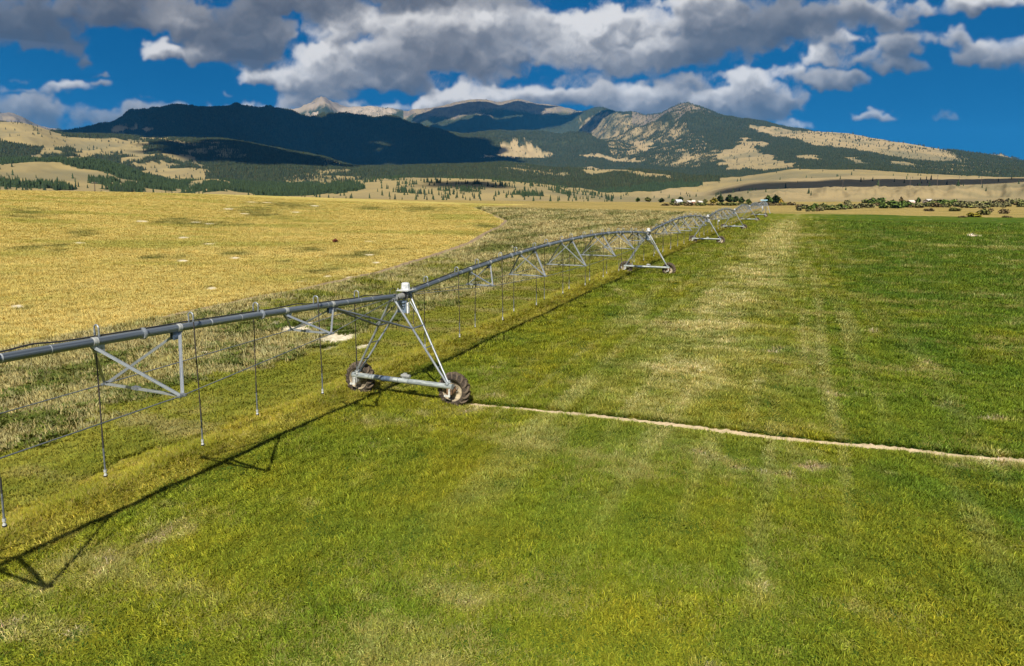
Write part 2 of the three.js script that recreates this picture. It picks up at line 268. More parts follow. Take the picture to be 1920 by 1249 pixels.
function cover(x, z) {                                                       // { woods 0..1, rock 0..1, pale 0..1 } of a place beyond the fields
  const r = Math.hypot(x, z), az = Math.atan2(x, -z), ax = CXP + Math.tan(az) * FOCAL;
  const w = 22 + r * .006, jx = x + w * fbm(x / 90, z / 90, 3) * 1.6, jz = z + w * lerp(2.2, 1.0, sstep(2200, 4000, r)) * fbm(x / 90 + 40, z / 90 + 7, 3) * 1.6;
  const edge = r + 160 * fbm(x / 200, z / 200, 3);
  let base;
  if (ax < 300) base = edge > 3350 ? 1 : 0;
  else if (ax < 480) base = edge > lerp(3350, 1500, (ax - 300) / 180) ? 1 : 0;
  else base = edge > lerp(1560, 2500, sstep(1270, 1480, ax)) + 120 * fbm(x / 300, z / 300, 3) ? 1 : 0;
  let f = base, p = 0, k = 0;
  if (!base) for (const q of woods) if (within(q, jx, jz)) { f = 1; break; }
  if (base) for (const q of meadows) if (within(q, jx, jz)) { f = 0; break; }
  for (const q of rough) if (within(q, jx, jz)) { f = Math.min(f, .12 + .7 * sstep(-.2, .3, fbm(x / 70, z / 70, 3))); break; }
  if (r > 5200) {
    for (const q of paleRock) if (within(q, jx, jz)) p = 1;
    const h = heightAt(x, z), line = ax < 760 ? 1190 : ax < 1090 ? 1010 : ax > 1180 && ax < 1360 ? 655 : 2000;
    const up = h + 130 * fbm(x / 300, z / 300, 4) + 150 * (ridged(x / 700, z / 700, 3) - .5) - line;
    k = ax < 120 ? (r > 8000 ? 1 : 0) : sstep(-30, 40, up); f *= 1 - k * (ax > 1180 ? .82 : 1);
    if (r > 9000 && ax > 480 && ax < 760) p = Math.max(p, .7 * k * sstep(-.1, .25, fbm(x / 500 + 3, z / 500, 3) + .1));
    if (ax > 480 && ax < 760) p *= 1 - .85 * sstep(1290, 1420, h + 60 * fbm(x / 200, z / 200, 3));
  }
  if (!base && r > 900 && r < 1500 && ax > 600 && ax < 1120) f = Math.max(f, sstep(.28, .42, fbm(x / 45, z / 45, 3)) * .8);
  return [f, k, p, base];
}

// ---------------------------------------------------------------- colours of the ground (linear reflectances)
const C3 = (r, g, b) => [r, g, b];
const mix3 = (a, b, t) => [a[0] + (b[0] - a[0]) * t, a[1] + (b[1] - a[1]) * t, a[2] + (b[2] - a[2]) * t];
const GREEN = C3(.118, .160, .010), DARK = C3(.052, .108, .007), LIME = C3(.188, .186, .010), DRY = C3(.390, .355, .125), STRAW = C3(.350, .275, .125), TALL = C3(.285, .265, .026), VERGE = C3(.245, .24, .032), WEED = C3(.115, .130, .022), WHEAT = C3(.60, .475, .155), EARTH = C3(.30, .225, .135), CHALK = C3(.74, .66, .52), PASTURE = C3(.40, .305, .115);
const curve = (pts) => (x) => { if (x <= pts[0][0]) return pts[0][1]; for (let i = 1; i < pts.length; i++) if (x < pts[i][0]) { const t = (x - pts[i - 1][0]) / (pts[i][0] - pts[i - 1][0]); return lerp(pts[i - 1][1], pts[i][1], t); } return pts[pts.length - 1][1]; };
const wheatEdge = curve([[-30, -33.5], [20, -32.8], [40, -33.6], [51, -34.5], [65, -37.8], [85, -42.7], [105, -50], [127, -57], [151, -66], [194, -90], [260, -130]]);
const trackS = curve([[-10, 19.8], [-6.4, 20.1], [0, 20.55], [5.7, 21.3], [12, 22.4], [20, 24.4], [32, 28.6]]);
const BARE = [[28.0, -24.2, 1.5, 1.3], [26.4, -20.5, 1.5, .8], [27.9, -21.5, .7, .9], [25.4, -18.2, .7, .35], [24.6, -19.5, .8, .4], [29.5, -23, .5, .6], [22, -24, .5, .5], [31, -30.5, 1.2, .35], [43, -36.6, .6, .5], [66, -36, 1, .7], [78, -32, 2.2, 1], [100, -38, 3, 1.3], [52, -27, .6, .4], [129, 25.2, 1.9, .9], [44, -22.5, .5, .35], [47, -21.5, .6, .3]];
const FLECKS = [[266, 415], [368, 417], [393, 420], [345, 446], [390, 457], [343, 489], [440, 484], [148, 456], [398, 541], [429, 392], [459, 401], [554, 398], [692, 453], [693, 478], [706, 493], [616, 519], [656, 522], [472, 379], [500, 380], [590, 386], [30, 575], [204, 360]].map(([x, y]) => { const p = landAt(x, y, 20); return [p[0], p[1], p[2] * .0075, p[2] * .017]; });
const PATCHES = [[400, 420, 60], [330, 415, 40], [480, 395, 60], [440, 476, 36], [340, 482, 26], [290, 483, 26], [57, 467, 24], [107, 466, 16], [152, 438, 28], [50, 399, 36], [395, 539, 26], [600, 510, 40], [745, 468, 34], [690, 475, 50], [640, 480, 60], [590, 470, 50], [540, 385, 70], [800, 392, 60], [700, 391, 40], [905, 424, 40], [45, 581, 16], [540, 490, 16], [500, 404, 40]].map(([x, y, w]) => { const p = landAt(x, y, 20); return [p[0], p[1], p[2] * w / FOCAL, p[2] * p[2] * 5 / (FOCAL * EYE)]; });
function zoneOf(x, z) {                                                      // which piece of land a place near the camera belongs to
  const r = Math.hypot(x, z), s = toS(x, z), v = toV(x, z);
  const q = 1.1 * fbm(s / 5, v / 4, 4) + .7 * fbm(s / 1.1, v / 1.1, 2);
  const far = 254 - (v > 0 ? v * v * .0062 : 0) + 1.2 * fbm(v / 9, s / 30, 2);
  if (v < wheatEdge(s) + q * .22 - .15 && r < 520 && s < 330) return 'wheat';
  if (s > far) return 'pasture';
  if (v < -20 + 1.5 * q) return 'stubble';
  if (v < -15.9 + q) return 'verge';
  if (v < -13.6 + q * .8) return 'ridge';
  return 'field';
}
const bareAt = (mid, small) => sstep(.36, .52, mid * .8 + small * .5);
function groundColor(x, z) {
  const r = Math.hypot(x, z), s = toS(x, z), v = toV(x, z), zone = zoneOf(x, z);
  const big = fbm(x / 14, z / 14, 4), mid = fbm(x / 3.1 + 50, z / 3.1, 4), small = fbm(x / .8, z / .8 + 20, 3), streak = fbm(s / 9, v / 1.1, 4), swath = fbm(s / 2.2, v / 14 + 9, 4);
  let c;
  if (zone === 'field') {
    const dry = Math.exp(-Math.pow((v + 3.9 + 1.4 * big) / 2.3, 2)) * sstep(15, 32, s) * sstep(235, 140, s) * 1.05 + Math.exp(-Math.pow((v + 1.8) / 1.1, 2)) * sstep(60, 100, s) * .45;
    c = mix3(GREEN, DARK, clamp(sstep(-3, 5, v + 3 * mid) * .62 + .05 + big * .6 + mid * .3 + small * .25));
    c = mix3(c, LIME, clamp(.36 + 1.1 * fbm(x / 5 + 31, z / 5, 4) + .4 * small - .04 * Math.max(0, v)));
    c = mix3(c, DRY, clamp(dry * (.24 + 1.0 * sstep(-.3, .4, swath * .6 + mid * .8 + small * .3)) + sstep(.25, .6, mid + .6 * small) * .34 + sstep(.22, .5, swath * .7 + .5 * mid + .3 * small) * .26));
    const sw = sstep(.02, .35, fbm(s / 26 + 4, v / .75, 3)) * sstep(-11, -8, v) * sstep(7, 1, v) * sstep(9, 22, s); c = mix3(c, DRY, .55 * sw * (.5 + .5 * sstep(-.3, .3, mid)));
    c = mix3(c, C3(.20, .19, .02), clamp(sstep(.1, .5, fbm(x / 22 + 5, z / 8, 3)) * .4 * sstep(40, 80, s)));
    if (s > 115 && s < 126) c = mix3(c, DRY, .8 * sstep(5.5, 0, Math.abs(s - 120.5 - .15 * v - 3 * mid)) * sstep(-10, -5, v) * sstep(6, 0, v) );
    if (v > 8) c = mix3(c, DRY, .55 * sstep(2.5, 0, Math.abs(s - 108 + .2 * v + 5 * mid)) * sstep(10, 20, v));
    c = mix3(c, EARTH, bareAt(mid, small) * .8 * (r < 40 ? 1 : .3));
    c = mix3(c, DARK, .75 * sstep(.55, .1, Math.abs(s - 57.4 - (v + 10) * .25 - .8 * mid)) * sstep(2, -2, v) * (v < -9.8 ? 0 : 1));
  } else if (zone === 'ridge') c = mix3(mix3(TALL, VERGE, clamp(.3 + mid * 1.2)), STRAW, clamp(small * .6 + streak * .5 - .1));
  else if (zone === 'verge') c = mix3(mix3(VERGE, C3(.165, .19, .018), clamp(.4 + streak * 1.3)), STRAW, clamp(sstep(.05, .5, swath + small * .5) * .5));
  else if (zone === 'stubble') {
    c = mix3(C3(.30, .275, .095), C3(.40, .33, .18), clamp(.45 + mid)); c = mix3(c, WEED, clamp(sstep(-.05, .35, mid * .9 + big * .5 + small * .25) * .85));
    if (s > 50) { c = mix3(c, C3(.42, .36, .17), .6 * sstep(50, 75, s)); const b = sstep(-.02, .3, fbm(s / 22, v / 5 + 3, 4) + .02); c = mix3(c, C3(.10, .12, .024), b * .85 * sstep(55, 75, s)); c = mix3(c, STRAW, .5 * sstep(.05, .3, fbm(s / 20 + 8, v / 6, 3)) * sstep(55, 75, s)); }
    if (s > 30 && s < 62 && v < -26) c = mix3(c, C3(.19, .20, .02), .7 * sstep(-.1, .3, fbm(s / 3, v / 3 + 5, 3)));
  } else if (zone === 'wheat') {
    c = mix3(WHEAT, C3(.49, .395, .11), clamp(.45 + 1.1 * big + mid * .5)); c = mix3(c, C3(.35, .335, .07), clamp(sstep(-.02, .4, fbm(x / 30 + 9, z / 12, 4)) * .8 + small * .25));
    for (const p of PATCHES) { const dx = x - p[0], dz = z - p[1]; if (Math.abs(dx) + Math.abs(dz) < 4 * (p[2] + p[3])) { const a = Math.atan2(p[0], -p[1]), e = (dx * Math.cos(a) + dz * Math.sin(a)) / p[2], d = (dx * Math.sin(a) - dz * Math.cos(a)) / p[3], k = sstep(1.1, .1, Math.hypot(e, d) + 1.3 * fbm(x / 6, z / 6, 4) + .5 * mid); c = mix3(c, C3(.125, .14, .028), k * (.45 + .5 * sstep(-.25, .25, fbm(x / 4, z / 1.6, 3)))); } }
    for (const p of FLECKS) { const dx = x - p[0], dz = z - p[1]; if (Math.abs(dx) + Math.abs(dz) < 3 * (p[2] + p[3])) { const a = Math.atan2(p[0], -p[1]), e = (dx * Math.cos(a) + dz * Math.sin(a)) / p[2], d = (dx * Math.sin(a) - dz * Math.cos(a)) / p[3]; c = mix3(c, CHALK, sstep(1.1, .7, Math.hypot(e, d) + .5 * mid)); } }
  } else {
    c = mix3(PASTURE, C3(.33, .25, .075), clamp(.4 + big)); c = mix3(c, C3(.17, .165, .045), sstep(.12, .4, fbm(x / 60, r / 16, 4)) * .7);
  }
  if (r < 220) for (const [bs, bv, rs, rv] of BARE) { const d = Math.hypot((s - bs) / rs, (v - bv) / rv) + .55 * mid + .45 * small; if (d < 1.1) c = mix3(c, CHALK, sstep(1.05, .75, d)); }
  const g = (1 + .16 * small + .10 * mid) * (zone === 'field' ? lerp(.78, 1, sstep(20, 120, r)) : 1);  // random mottle; nearby hay ground also darkened, painting in shade between the blades
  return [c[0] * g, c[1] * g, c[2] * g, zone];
}
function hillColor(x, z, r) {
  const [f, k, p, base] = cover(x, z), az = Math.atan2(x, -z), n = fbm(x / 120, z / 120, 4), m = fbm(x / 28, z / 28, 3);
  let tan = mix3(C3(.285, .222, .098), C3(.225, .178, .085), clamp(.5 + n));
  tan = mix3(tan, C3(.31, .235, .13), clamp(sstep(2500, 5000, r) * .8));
  if (az > .2 && r < 1500) tan = mix3(tan, C3(.29, .225, .125), .6);
  tan = mix3(tan, C3(.19, .155, .08), clamp(sstep(.05, .4, fbm(x / 40, z / 160, 3)) * .5));
  tan = mix3(tan, C3(.165, .145, .080), .75 * sstep(.62, .36, ridged(x / 420 + 3, z / 420, 5)) + .25 * sstep(.6, .4, ridged(x / 130, z / 130, 3)));  // fold shading painted into the tan: darker in the hollows of the ridged noise
  let c = mix3(tan, mix3(C3(.029, .037, .017), C3(.045, .052, .025), clamp(.5 + m)), f);
  c = mix3(c, mix3(C3(.165, .135, .105), C3(.120, .100, .088), clamp(.5 + n + m * .4)), k * (.55 + .45 * sstep(-.2, .25, m + n)));
  c = mix3(c, C3(.33, .265, .20), p * (.6 + .4 * sstep(-.2, .2, m + n)));
  return c;
}

// ---------------------------------------------------------------- textures
function grain(size, seed, lo, hi, scale) {                                  // a tiling mottle about 1, used to roughen colours
  const d = new Uint8Array(size * size * 4), r = rng(seed);
  const P = 64, tab = new Float32Array(P * P); for (let i = 0; i < P * P; i++) tab[i] = r();
  const vn = (x, y, p) => { const xi = Math.floor(x), yi = Math.floor(y), fx = x - xi, fy = y - yi, u = fx * fx * (3 - 2 * fx), w = fy * fy * (3 - 2 * fy), q = (i, j) => tab[((j % p + p) % p) * P + ((i % p + p) % p)]; return lerp(lerp(q(xi, yi), q(xi + 1, yi), u), lerp(q(xi, yi + 1), q(xi + 1, yi + 1), u), w); };
  for (let j = 0; j < size; j++) for (let i = 0; i < size; i++) {
    const x = i / size, y = j / size; let s = 0, a = 0; for (const [p, w] of scale) { s += vn(x * p, y * p, p) * w; a += w; }
    s += (r() - .5) * .25; s /= a; const o = (j * size + i) * 4;
    for (let c = 0; c < 3; c++) d[o + c] = 255 * clamp(lerp(lo[c], hi[c], clamp((s - .5) * 1.7 + .5)));
    d[o + 3] = 255;
  }
  const t = new THREE.DataTexture(d, size, size); t.colorSpace = THREE.SRGBColorSpace; t.wrapS = t.wrapT = THREE.RepeatWrapping; t.magFilter = THREE.LinearFilter; t.minFilter = THREE.LinearMipmapLinearFilter; t.needsUpdate = true; return t;
}
const turfTex = grain(1024, 3, [.72, .72, .66], [1, 1, 1], [[16, .35], [32, .4], [64, .5]]);
const steelTex = grain(512, 5, [.62, .64, .67], [1, 1, 1], [[6, .5], [20, .5], [50, .4]]);
const mudTex = grain(512, 9, [.45, .42, .38], [1, .96, .9], [[5, .6], [14, .5], [40, .4]]);

// ---------------------------------------------------------------- ground and hills as one surface in two nets
function net(azs, rs, colorOf, split) {
  const na = azs.length, nr = rs.length, P = new Float32Array(na * nr * 3), K = new Float32Array(na * nr * 3), U = new Float32Array(na * nr * 2), zone = new Array(na * nr);
  for (let j = 0; j < nr; j++) for (let i = 0; i < na; i++) {
    const q = j * na + i, x = Math.sin(azs[i]) * rs[j], z = -Math.cos(azs[i]) * rs[j];
    P[q * 3] = x; P[q * 3 + 1] = heightAt(x, z); P[q * 3 + 2] = z; U[q * 2] = x / 6; U[q * 2 + 1] = z / 6;
    const c = colorOf(x, z, rs[j]); K[q * 3] = c[0]; K[q * 3 + 1] = c[1]; K[q * 3 + 2] = c[2]; zone[q] = c[3];
  }
  const index = {};
  for (let j = 0; j + 1 < nr; j++) for (let i = 0; i + 1 < na; i++) {
    const a = j * na + i, b = a + 1, c = a + na, d = c + 1, key = split ? split(azs[i], rs[j], zone[a]) : 'all';
    (index[key] ??= []).push(a, b, c, b, d, c);
  }
  const full = new THREE.BufferGeometry(); full.setAttribute('position', new THREE.BufferAttribute(P, 3));
  full.setIndex(Object.values(index).flat()); full.computeVertexNormals();
  const out = {};
  for (const [key, I] of Object.entries(index)) {                            // each piece keeps only the points it uses
    const map = new Map(), p = [], n = [], k = [], u = [], J = new Uint32Array(I.length), N = full.attributes.normal.array;
    I.forEach((q, t) => { let m = map.get(q); if (m === undefined) { m = map.size; map.set(q, m); p.push(P[q * 3], P[q * 3 + 1], P[q * 3 + 2]); n.push(N[q * 3], N[q * 3 + 1], N[q * 3 + 2]); k.push(K[q * 3], K[q * 3 + 1], K[q * 3 + 2]); u.push(U[q * 2], U[q * 2 + 1]); } J[t] = m; });
    const g = new THREE.BufferGeometry();
    g.setAttribute('position', new THREE.Float32BufferAttribute(p, 3)); g.setAttribute('normal', new THREE.Float32BufferAttribute(n, 3)); g.setAttribute('color', new THREE.Float32BufferAttribute(k, 3)); g.setAttribute('uv', new THREE.Float32BufferAttribute(u, 2)); g.setIndex(new THREE.BufferAttribute(J, 1));
    out[key] = g;
  }
  return out;
}
const steps = (a, b, n) => Array.from({ length: n + 1 }, (_, i) => a + (b - a) * i / n), growing = (a, b, n) => Array.from({ length: n + 1 }, (_, i) => a * Math.pow(b / a, i / n));
const FRONT = 0.80;
const soilMat = new THREE.MeshPhysicalMaterial({ vertexColors: true, map: turfTex, roughness: 1, specularIntensity: .1, name: 'turf' });
const hillMat = new THREE.MeshPhysicalMaterial({ vertexColors: true, roughness: 1, specularIntensity: .1, name: 'hillside' });
{
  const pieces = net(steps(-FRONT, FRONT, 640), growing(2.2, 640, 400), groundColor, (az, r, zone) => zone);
  const said = {
    field: ['grass_field', 'mown green hay field with pale dry streaks right of the sprinkler line', 'field'], ridge: ['grass_bank', 'strip of tall yellowish grass beside the sprinkler line and its shadow', 'grass strip'],
    verge: ['grass_verge', 'low dark green strip between tall grass and pale stubble', 'grass strip'], stubble: ['stubble_ground', 'pale stubble ground with weeds and bare white patches left of the sprinkler', 'stubble'],
    wheat: ['grain_field', 'wide golden grain field on the left with scattered green patches', 'field'], pasture: ['pasture', 'tan dry grassland beyond the far edge of the green field', 'pasture'],
  };
  for (const [key, g] of Object.entries(pieces)) { const [name, label, category] = said[key], m = mesh(name, g, soilMat); tag(m, label, category, null, 'structure'); }
  const around = net(steps(FRONT, 2 * Math.PI - FRONT, 120), [.5, ...growing(2.2, 640, 70), 1200, 3000, 9000, 20000], (x, z, r) => { const c = groundColor(x, z); return r > 900 ? C3(.36, .28, .13) : c; });
  tag(mesh('ground', around.all, soilMat), 'open farmland around and behind the hay field', 'ground', null, 'structure');
  const foot = net(steps(-FRONT, FRONT, 24), [.02, 1, 2.2], groundColor); tag(mesh('ground', foot.all, soilMat), 'mown grass directly below the viewer at the field edge', 'ground', null, 'structure');
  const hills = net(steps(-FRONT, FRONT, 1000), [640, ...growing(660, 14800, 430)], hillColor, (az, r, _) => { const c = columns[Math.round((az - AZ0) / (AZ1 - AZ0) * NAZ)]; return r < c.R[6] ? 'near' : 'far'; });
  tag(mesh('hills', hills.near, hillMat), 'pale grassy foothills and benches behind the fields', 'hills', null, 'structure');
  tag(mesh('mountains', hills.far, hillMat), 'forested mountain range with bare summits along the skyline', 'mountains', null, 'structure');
}

// ---------------------------------------------------------------- the sprinkler machine
const steel = (r, g, b, rough, metal, extra) => new THREE.MeshStandardMaterial({ color: new THREE.Color().setRGB(r, g, b), roughness: rough, metalness: metal, map: steelTex, bumpMap: steelTex, bumpScale: .0006, ...extra });
const MAT = {
  pipe: steel(.25, .285, .32, .46, .55), bar: steel(.46, .49, .52, .45, .5), beam: steel(.50, .54, .52, .5, .4), dull: steel(.24, .26, .28, .55, .45),
  seam: steel(.68, .70, .70, .6, .2), dark: new THREE.MeshStandardMaterial({ color: new THREE.Color().setRGB(.022, .022, .024), roughness: .6, name: 'black rubber' }),
  hose: new THREE.MeshStandardMaterial({ color: new THREE.Color().setRGB(.030, .024, .024), roughness: .55 }),
  white: steel(.80, .80, .80, .45, 0), box: steel(.26, .34, .46, .45, .2), blueGrey: steel(.12, .17, .25, .5, .3),
  tyre: new THREE.MeshStandardMaterial({ color: new THREE.Color().setRGB(.075, .062, .050), roughness: .95, map: mudTex, bumpMap: mudTex, bumpScale: .006 }),
  lug: new THREE.MeshStandardMaterial({ color: new THREE.Color().setRGB(.15, .125, .10), roughness: 1, map: mudTex, side: THREE.DoubleSide }),
  mud: new THREE.MeshStandardMaterial({ color: new THREE.Color().setRGB(.25, .19, .13), roughness: 1, map: mudTex, bumpMap: mudTex, bumpScale: .008 }),
  rim: new THREE.MeshStandardMaterial({ color: new THREE.Color().setRGB(.42, .385, .31), roughness: .85, map: mudTex }),
  rust: new THREE.MeshStandardMaterial({ color: new THREE.Color().setRGB(.24, .15, .085), roughness: .9, map: mudTex }),
  gear: steel(.42, .42, .40, .6, .3), pale: steel(.62, .62, .58, .6, .1), brass: steel(.55, .45, .2, .4, .7),
};
const v3 = (x, y, z) => new THREE.Vector3(x, y, z), Y = v3(0, 1, 0);
function rod(a, b, r, sides = 8, r2 = r) { const d = b.clone().sub(a), g = new THREE.CylinderGeometry(r2, r, d.length(), sides, 1); g.applyQuaternion(new THREE.Quaternion().setFromUnitVectors(Y, d.clone().normalize())); g.translate((a.x + b.x) / 2, (a.y + b.y) / 2, (a.z + b.z) / 2); return g; }
function angleBar(a, b, w, t = .006, spin = 0) {                             // an L-shaped steel section from a to b
  const d = b.clone().sub(a), l = d.length(), g = mergeGeometries([new THREE.BoxGeometry(w, l, t).translate(0, 0, -w / 2 + t / 2), new THREE.BoxGeometry(t, l, w - t).translate(-w / 2 + t / 2, 0, t / 2)]);
  g.rotateY(spin); g.applyQuaternion(new THREE.Quaternion().setFromUnitVectors(Y, d.clone().normalize())); g.translate((a.x + b.x) / 2, (a.y + b.y) / 2, (a.z + b.z) / 2); return g;
}
function box(w, h, d, x, y, z, bevel = 0) {
  if (!bevel) return new THREE.BoxGeometry(w, h, d).translate(x, y, z);
  const s = new THREE.Shape(), a = w / 2 - bevel, b = h / 2 - bevel; s.moveTo(-a, -b); s.lineTo(a, -b); s.lineTo(a, b); s.lineTo(-a, b); s.closePath();
  return new THREE.ExtrudeGeometry(s, { depth: d - 2 * bevel, bevelEnabled: true, bevelThickness: bevel, bevelSize: bevel, bevelSegments: 2 }).translate(x, y, z - d / 2 + bevel);
}
const tubeAlong = (pts, r, n = 40, sides = 6) => new THREE.TubeGeometry(new THREE.CatmullRomCurve3(pts), n, r, sides);
const SPAN = 39, PIPE_LOW = 3.60, PIPE_HIGH = 4.36, PIPE_R = .084;
const rise = (t) => PIPE_LOW + (PIPE_HIGH - PIPE_LOW) * (1 - Math.pow(2 * t - 1, 2));
const pipeY = (x) => rise(clamp(x / SPAN));                                  // height of the pipe x metres past a tower
const TURN = Math.atan2(-UZ, UX), TOWER_S = [19.2, 58.2, 97.2, 136.2, 175.2, 214.2];
const ordinal = ['first', 'second', 'third', 'fourth', 'fifth', 'sixth', 'seventh', 'eighth', 'ninth', 'tenth', 'eleventh', 'twelfth', 'thirteenth', 'fourteenth', 'fifteenth', 'sixteenth', 'seventeenth', 'eighteenth', 'nineteenth'];

function makeSpan() {                                                        // local x along the pipe, z across it
  const g = group('irrigation_span', 0, 0, 0, TURN), r = rng(11);
  const P = []; for (let i = 0; i <= 40; i++) P.push(v3(.30 + (SPAN - .60) * i / 40, pipeY(.30 + (SPAN - .6) * i / 40), 0));
  mesh('pipe', new THREE.TubeGeometry(new THREE.CatmullRomCurve3(P), 120, PIPE_R, 18), MAT.pipe, g);
  const dir = (x) => v3(.1, pipeY(x + .1) - pipeY(x), 0).normalize(), at = (x, y = 0, z = 0) => v3(x, pipeY(x) + y, z);
  const seams = []; for (let x = .9; x < SPAN - .6; x += .55 + r() * .5) if (r() < .75) { const d = dir(x); seams.push(rod(at(x), at(x).add(d.multiplyScalar(.012 + r() * .016)), PIPE_R + .0012, 18)); }
  mesh('seam_band', seams, MAT.seam, g).userData.kind = 'stuff';
  for (const x of [6.1 + 3.3, 13.2 + 1.2, 20.1, 26.2, 29.4, 35.4 - 2.7]) { const d = dir(x).multiplyScalar(.018), f = mesh('flange', [rod(at(x).sub(d), at(x).add(d), .125, 10), rod(at(x).addScaledVector(d, -2), at(x).addScaledVector(d, -1), .118, 10)], MAT.bar, g); f.castShadow = true; }
  // trusses: a spreader below the pipe, carried by four struts
  const X = [6.15, 11.45, 17.4, 23.9, 29.3, 34.5], HW = [.58, .94, 1.14, 1.14, 1.10, .68], HT = [3.20, 3.02, 2.95, 2.95, 3.02, 3.24], nodes = [[], []];
  X.forEach((x, k) => {
    const a = v3(x - .95, pipeY(x - .95) - PIPE_R - .03, 0), b = v3(x + .95, pipeY(x + .95) - PIPE_R - .03, 0);
    [-1, 1].forEach((sd, q) => {
      const n = v3(x, HT[k], sd * HW[k]); nodes[q].push(n);
      const lo = n.clone().add(v3(0, .02, -sd * .02));
      mesh('truss_strut', angleBar(a.clone().add(v3(0, 0, sd * .035)), lo.clone().add(v3(-.03, 0, 0)), .055, .007, sd > 0 ? .6 : 2.2), MAT.bar, g);
      mesh('truss_strut', angleBar(b.clone().add(v3(0, 0, sd * .035)), lo.clone().add(v3(.03, 0, 0)), .055, .007, sd > 0 ? 2.2 : .6), MAT.bar, g);
      mesh('rod_socket', [box(.17, .05, .06, n.x, n.y, n.z, .008), box(.05, .05, .12, n.x + .04, n.y + .012, n.z + sd * .01, .006)], MAT.dull, g);
    });
    mesh('spreader', angleBar(v3(x, HT[k] + .012, -HW[k] + .03), v3(x, HT[k] + .012, HW[k] - .03), .062, .007, 1.57), MAT.bar, g);
    mesh('spreader_clamp', box(.078, .07, .17, x, HT[k] + .012, -HW[k] * .15), MAT.dull, g);
    for (const [p, sd] of [[a, -1], [b, 1]]) {                                // the plate that hangs the struts from the pipe
      const s = new THREE.Shape(); s.moveTo(-.16, .10); s.lineTo(.16, .10); s.lineTo(sd * -.10 + .06, -.12); s.lineTo(sd * -.10 - .06, -.12); s.closePath();
      const pl = mergeGeometries([-.045, .035].map((z) => new THREE.ExtrudeGeometry(s, { depth: .01, bevelEnabled: false }).translate(0, 0, z)));
      mesh('gusset', pl.translate(p.x - sd * .02, p.y, 0), sd > 0 ? MAT.blueGrey : MAT.bar, g);
      mesh('clamp_band', rod(at(p.x - .05), at(p.x + .05), PIPE_R + .007, 18), MAT.pale, g);
    }
  });
  // two truss rods, each a run of straight lengths from tower to tower
  for (const q of [0, 1]) { const z = (q ? 1 : -1) * .10, L = [v3(.55, pipeY(.55) - .06, z), ...nodes[q], v3(SPAN - .55, pipeY(SPAN - .55) - .06, z)], rods = []; for (let i = 1; i < L.length; i++) rods.push(rod(L[i - 1], L[i], .0115, 6)); mesh('truss_rod', rods, MAT.dull, g); }
  // the black power cable lies loosely along the top
  const cable = []; for (let x = .7; x < SPAN - .6; x += .45) cable.push(v3(x, pipeY(x) + PIPE_R + .016 + .045 * Math.pow(Math.max(0, Math.sin(x * 1.9)), 4) * (r() < .7 ? 1 : .2), .012 * Math.sin(x * 1.1) - .02));
  mesh('power_cable', tubeAlong(cable, .0165, 260, 6), MAT.dark, g);
  return g;
}

function makeWheel() {                                                       // lies across the local x axis
  const w = new THREE.Group(); w.name = 'wheel';
  const R = .525, T = .165, prof = [[.355, -T * .62], [.37, -T * .9], [.43, -T * 1.02], [.49, -T], [R - .035, -T * .86], [R - .01, -T * .5], [R, 0], [R - .01, T * .5], [R - .035, T * .86], [.49, T], [.43, T * 1.02], [.37, T * .9], [.355, T * .62]].map(([a, b]) => new THREE.Vector2(a, b));
  const parts = [new THREE.LatheGeometry(prof, 48)], n = 16, lugs = [];
  for (let k = 0; k < n; k++) for (const sd of [-1, 1]) {                     // tread lugs in a chevron
    const a0 = (k + (sd > 0 ? .5 : 0)) / n * Math.PI * 2, c = [];
    for (let q = 0; q <= 4; q++) { const t = q / 4, a = a0 + t * .30, y = sd * lerp(-.012, T * 1.02, t), rr = R + .068 - .075 * t * t * t, r0 = R - .05 - .06 * t * t, wd = .036 + .008 * t; for (const [da, rad] of [[-wd / 2 / R * 1.25, r0], [-wd / 2 / R, rr], [wd / 2 / R, rr], [wd / 2 / R * 1.25, r0]]) c.push(Math.cos(a + da) * rad, y, Math.sin(a + da) * rad); }
    const I = []; for (let q = 0; q < 4; q++) for (let e = 0; e < 3; e++) { const b = q * 4 + e; I.push(b, b + 1, b + 4, b + 1, b + 5, b + 4); } I.push(0, 2, 1, 0, 3, 2, 16, 17, 18, 16, 18, 19);
    const g = new THREE.BufferGeometry(); g.setAttribute('position', new THREE.Float32BufferAttribute(c, 3)); g.setAttribute('uv', new THREE.Float32BufferAttribute(new Array(40).fill(0).map((_, i) => (i * 7 % 11) / 11), 2)); g.setIndex(I);
    const f = g.toNonIndexed(); f.computeVertexNormals(); lugs.push(f);
  }
  const lay = (q) => q.rotateZ(Math.PI / 2);
  mesh('tyre', parts.map((q) => lay(q)), MAT.tyre, w);
  mesh('tread_lug', lugs.map((q) => lay(q)), MAT.lug, w).userData.kind = 'stuff';
  mesh('rim', [lay(new THREE.LatheGeometry([[.36, -.10], [.385, -.125], [.372, -.14], [.345, -.125], [.335, -.06], [.33, 0], [.20, .035], [.10, .03], [.09, .05], [.0, .05]].map(([a, b]) => new THREE.Vector2(a, -b)), 40)), lay(new THREE.LatheGeometry([[.36, .10], [.385, .125], [.37, .14], [.345, .12], [.335, .04], [.33, 0]].map(([a, b]) => new THREE.Vector2(a, -b)), 40))], MAT.rim, w);
  mesh('hub_bolt', Array.from({ length: 8 }, (_, k) => rod(v3(-.075, Math.cos(k * .785) * .14, Math.sin(k * .785) * .14), v3(.0, Math.cos(k * .785) * .14, Math.sin(k * .785) * .14), .012, 6)), MAT.gear, w).userData.kind = 'stuff';
  return w;
}
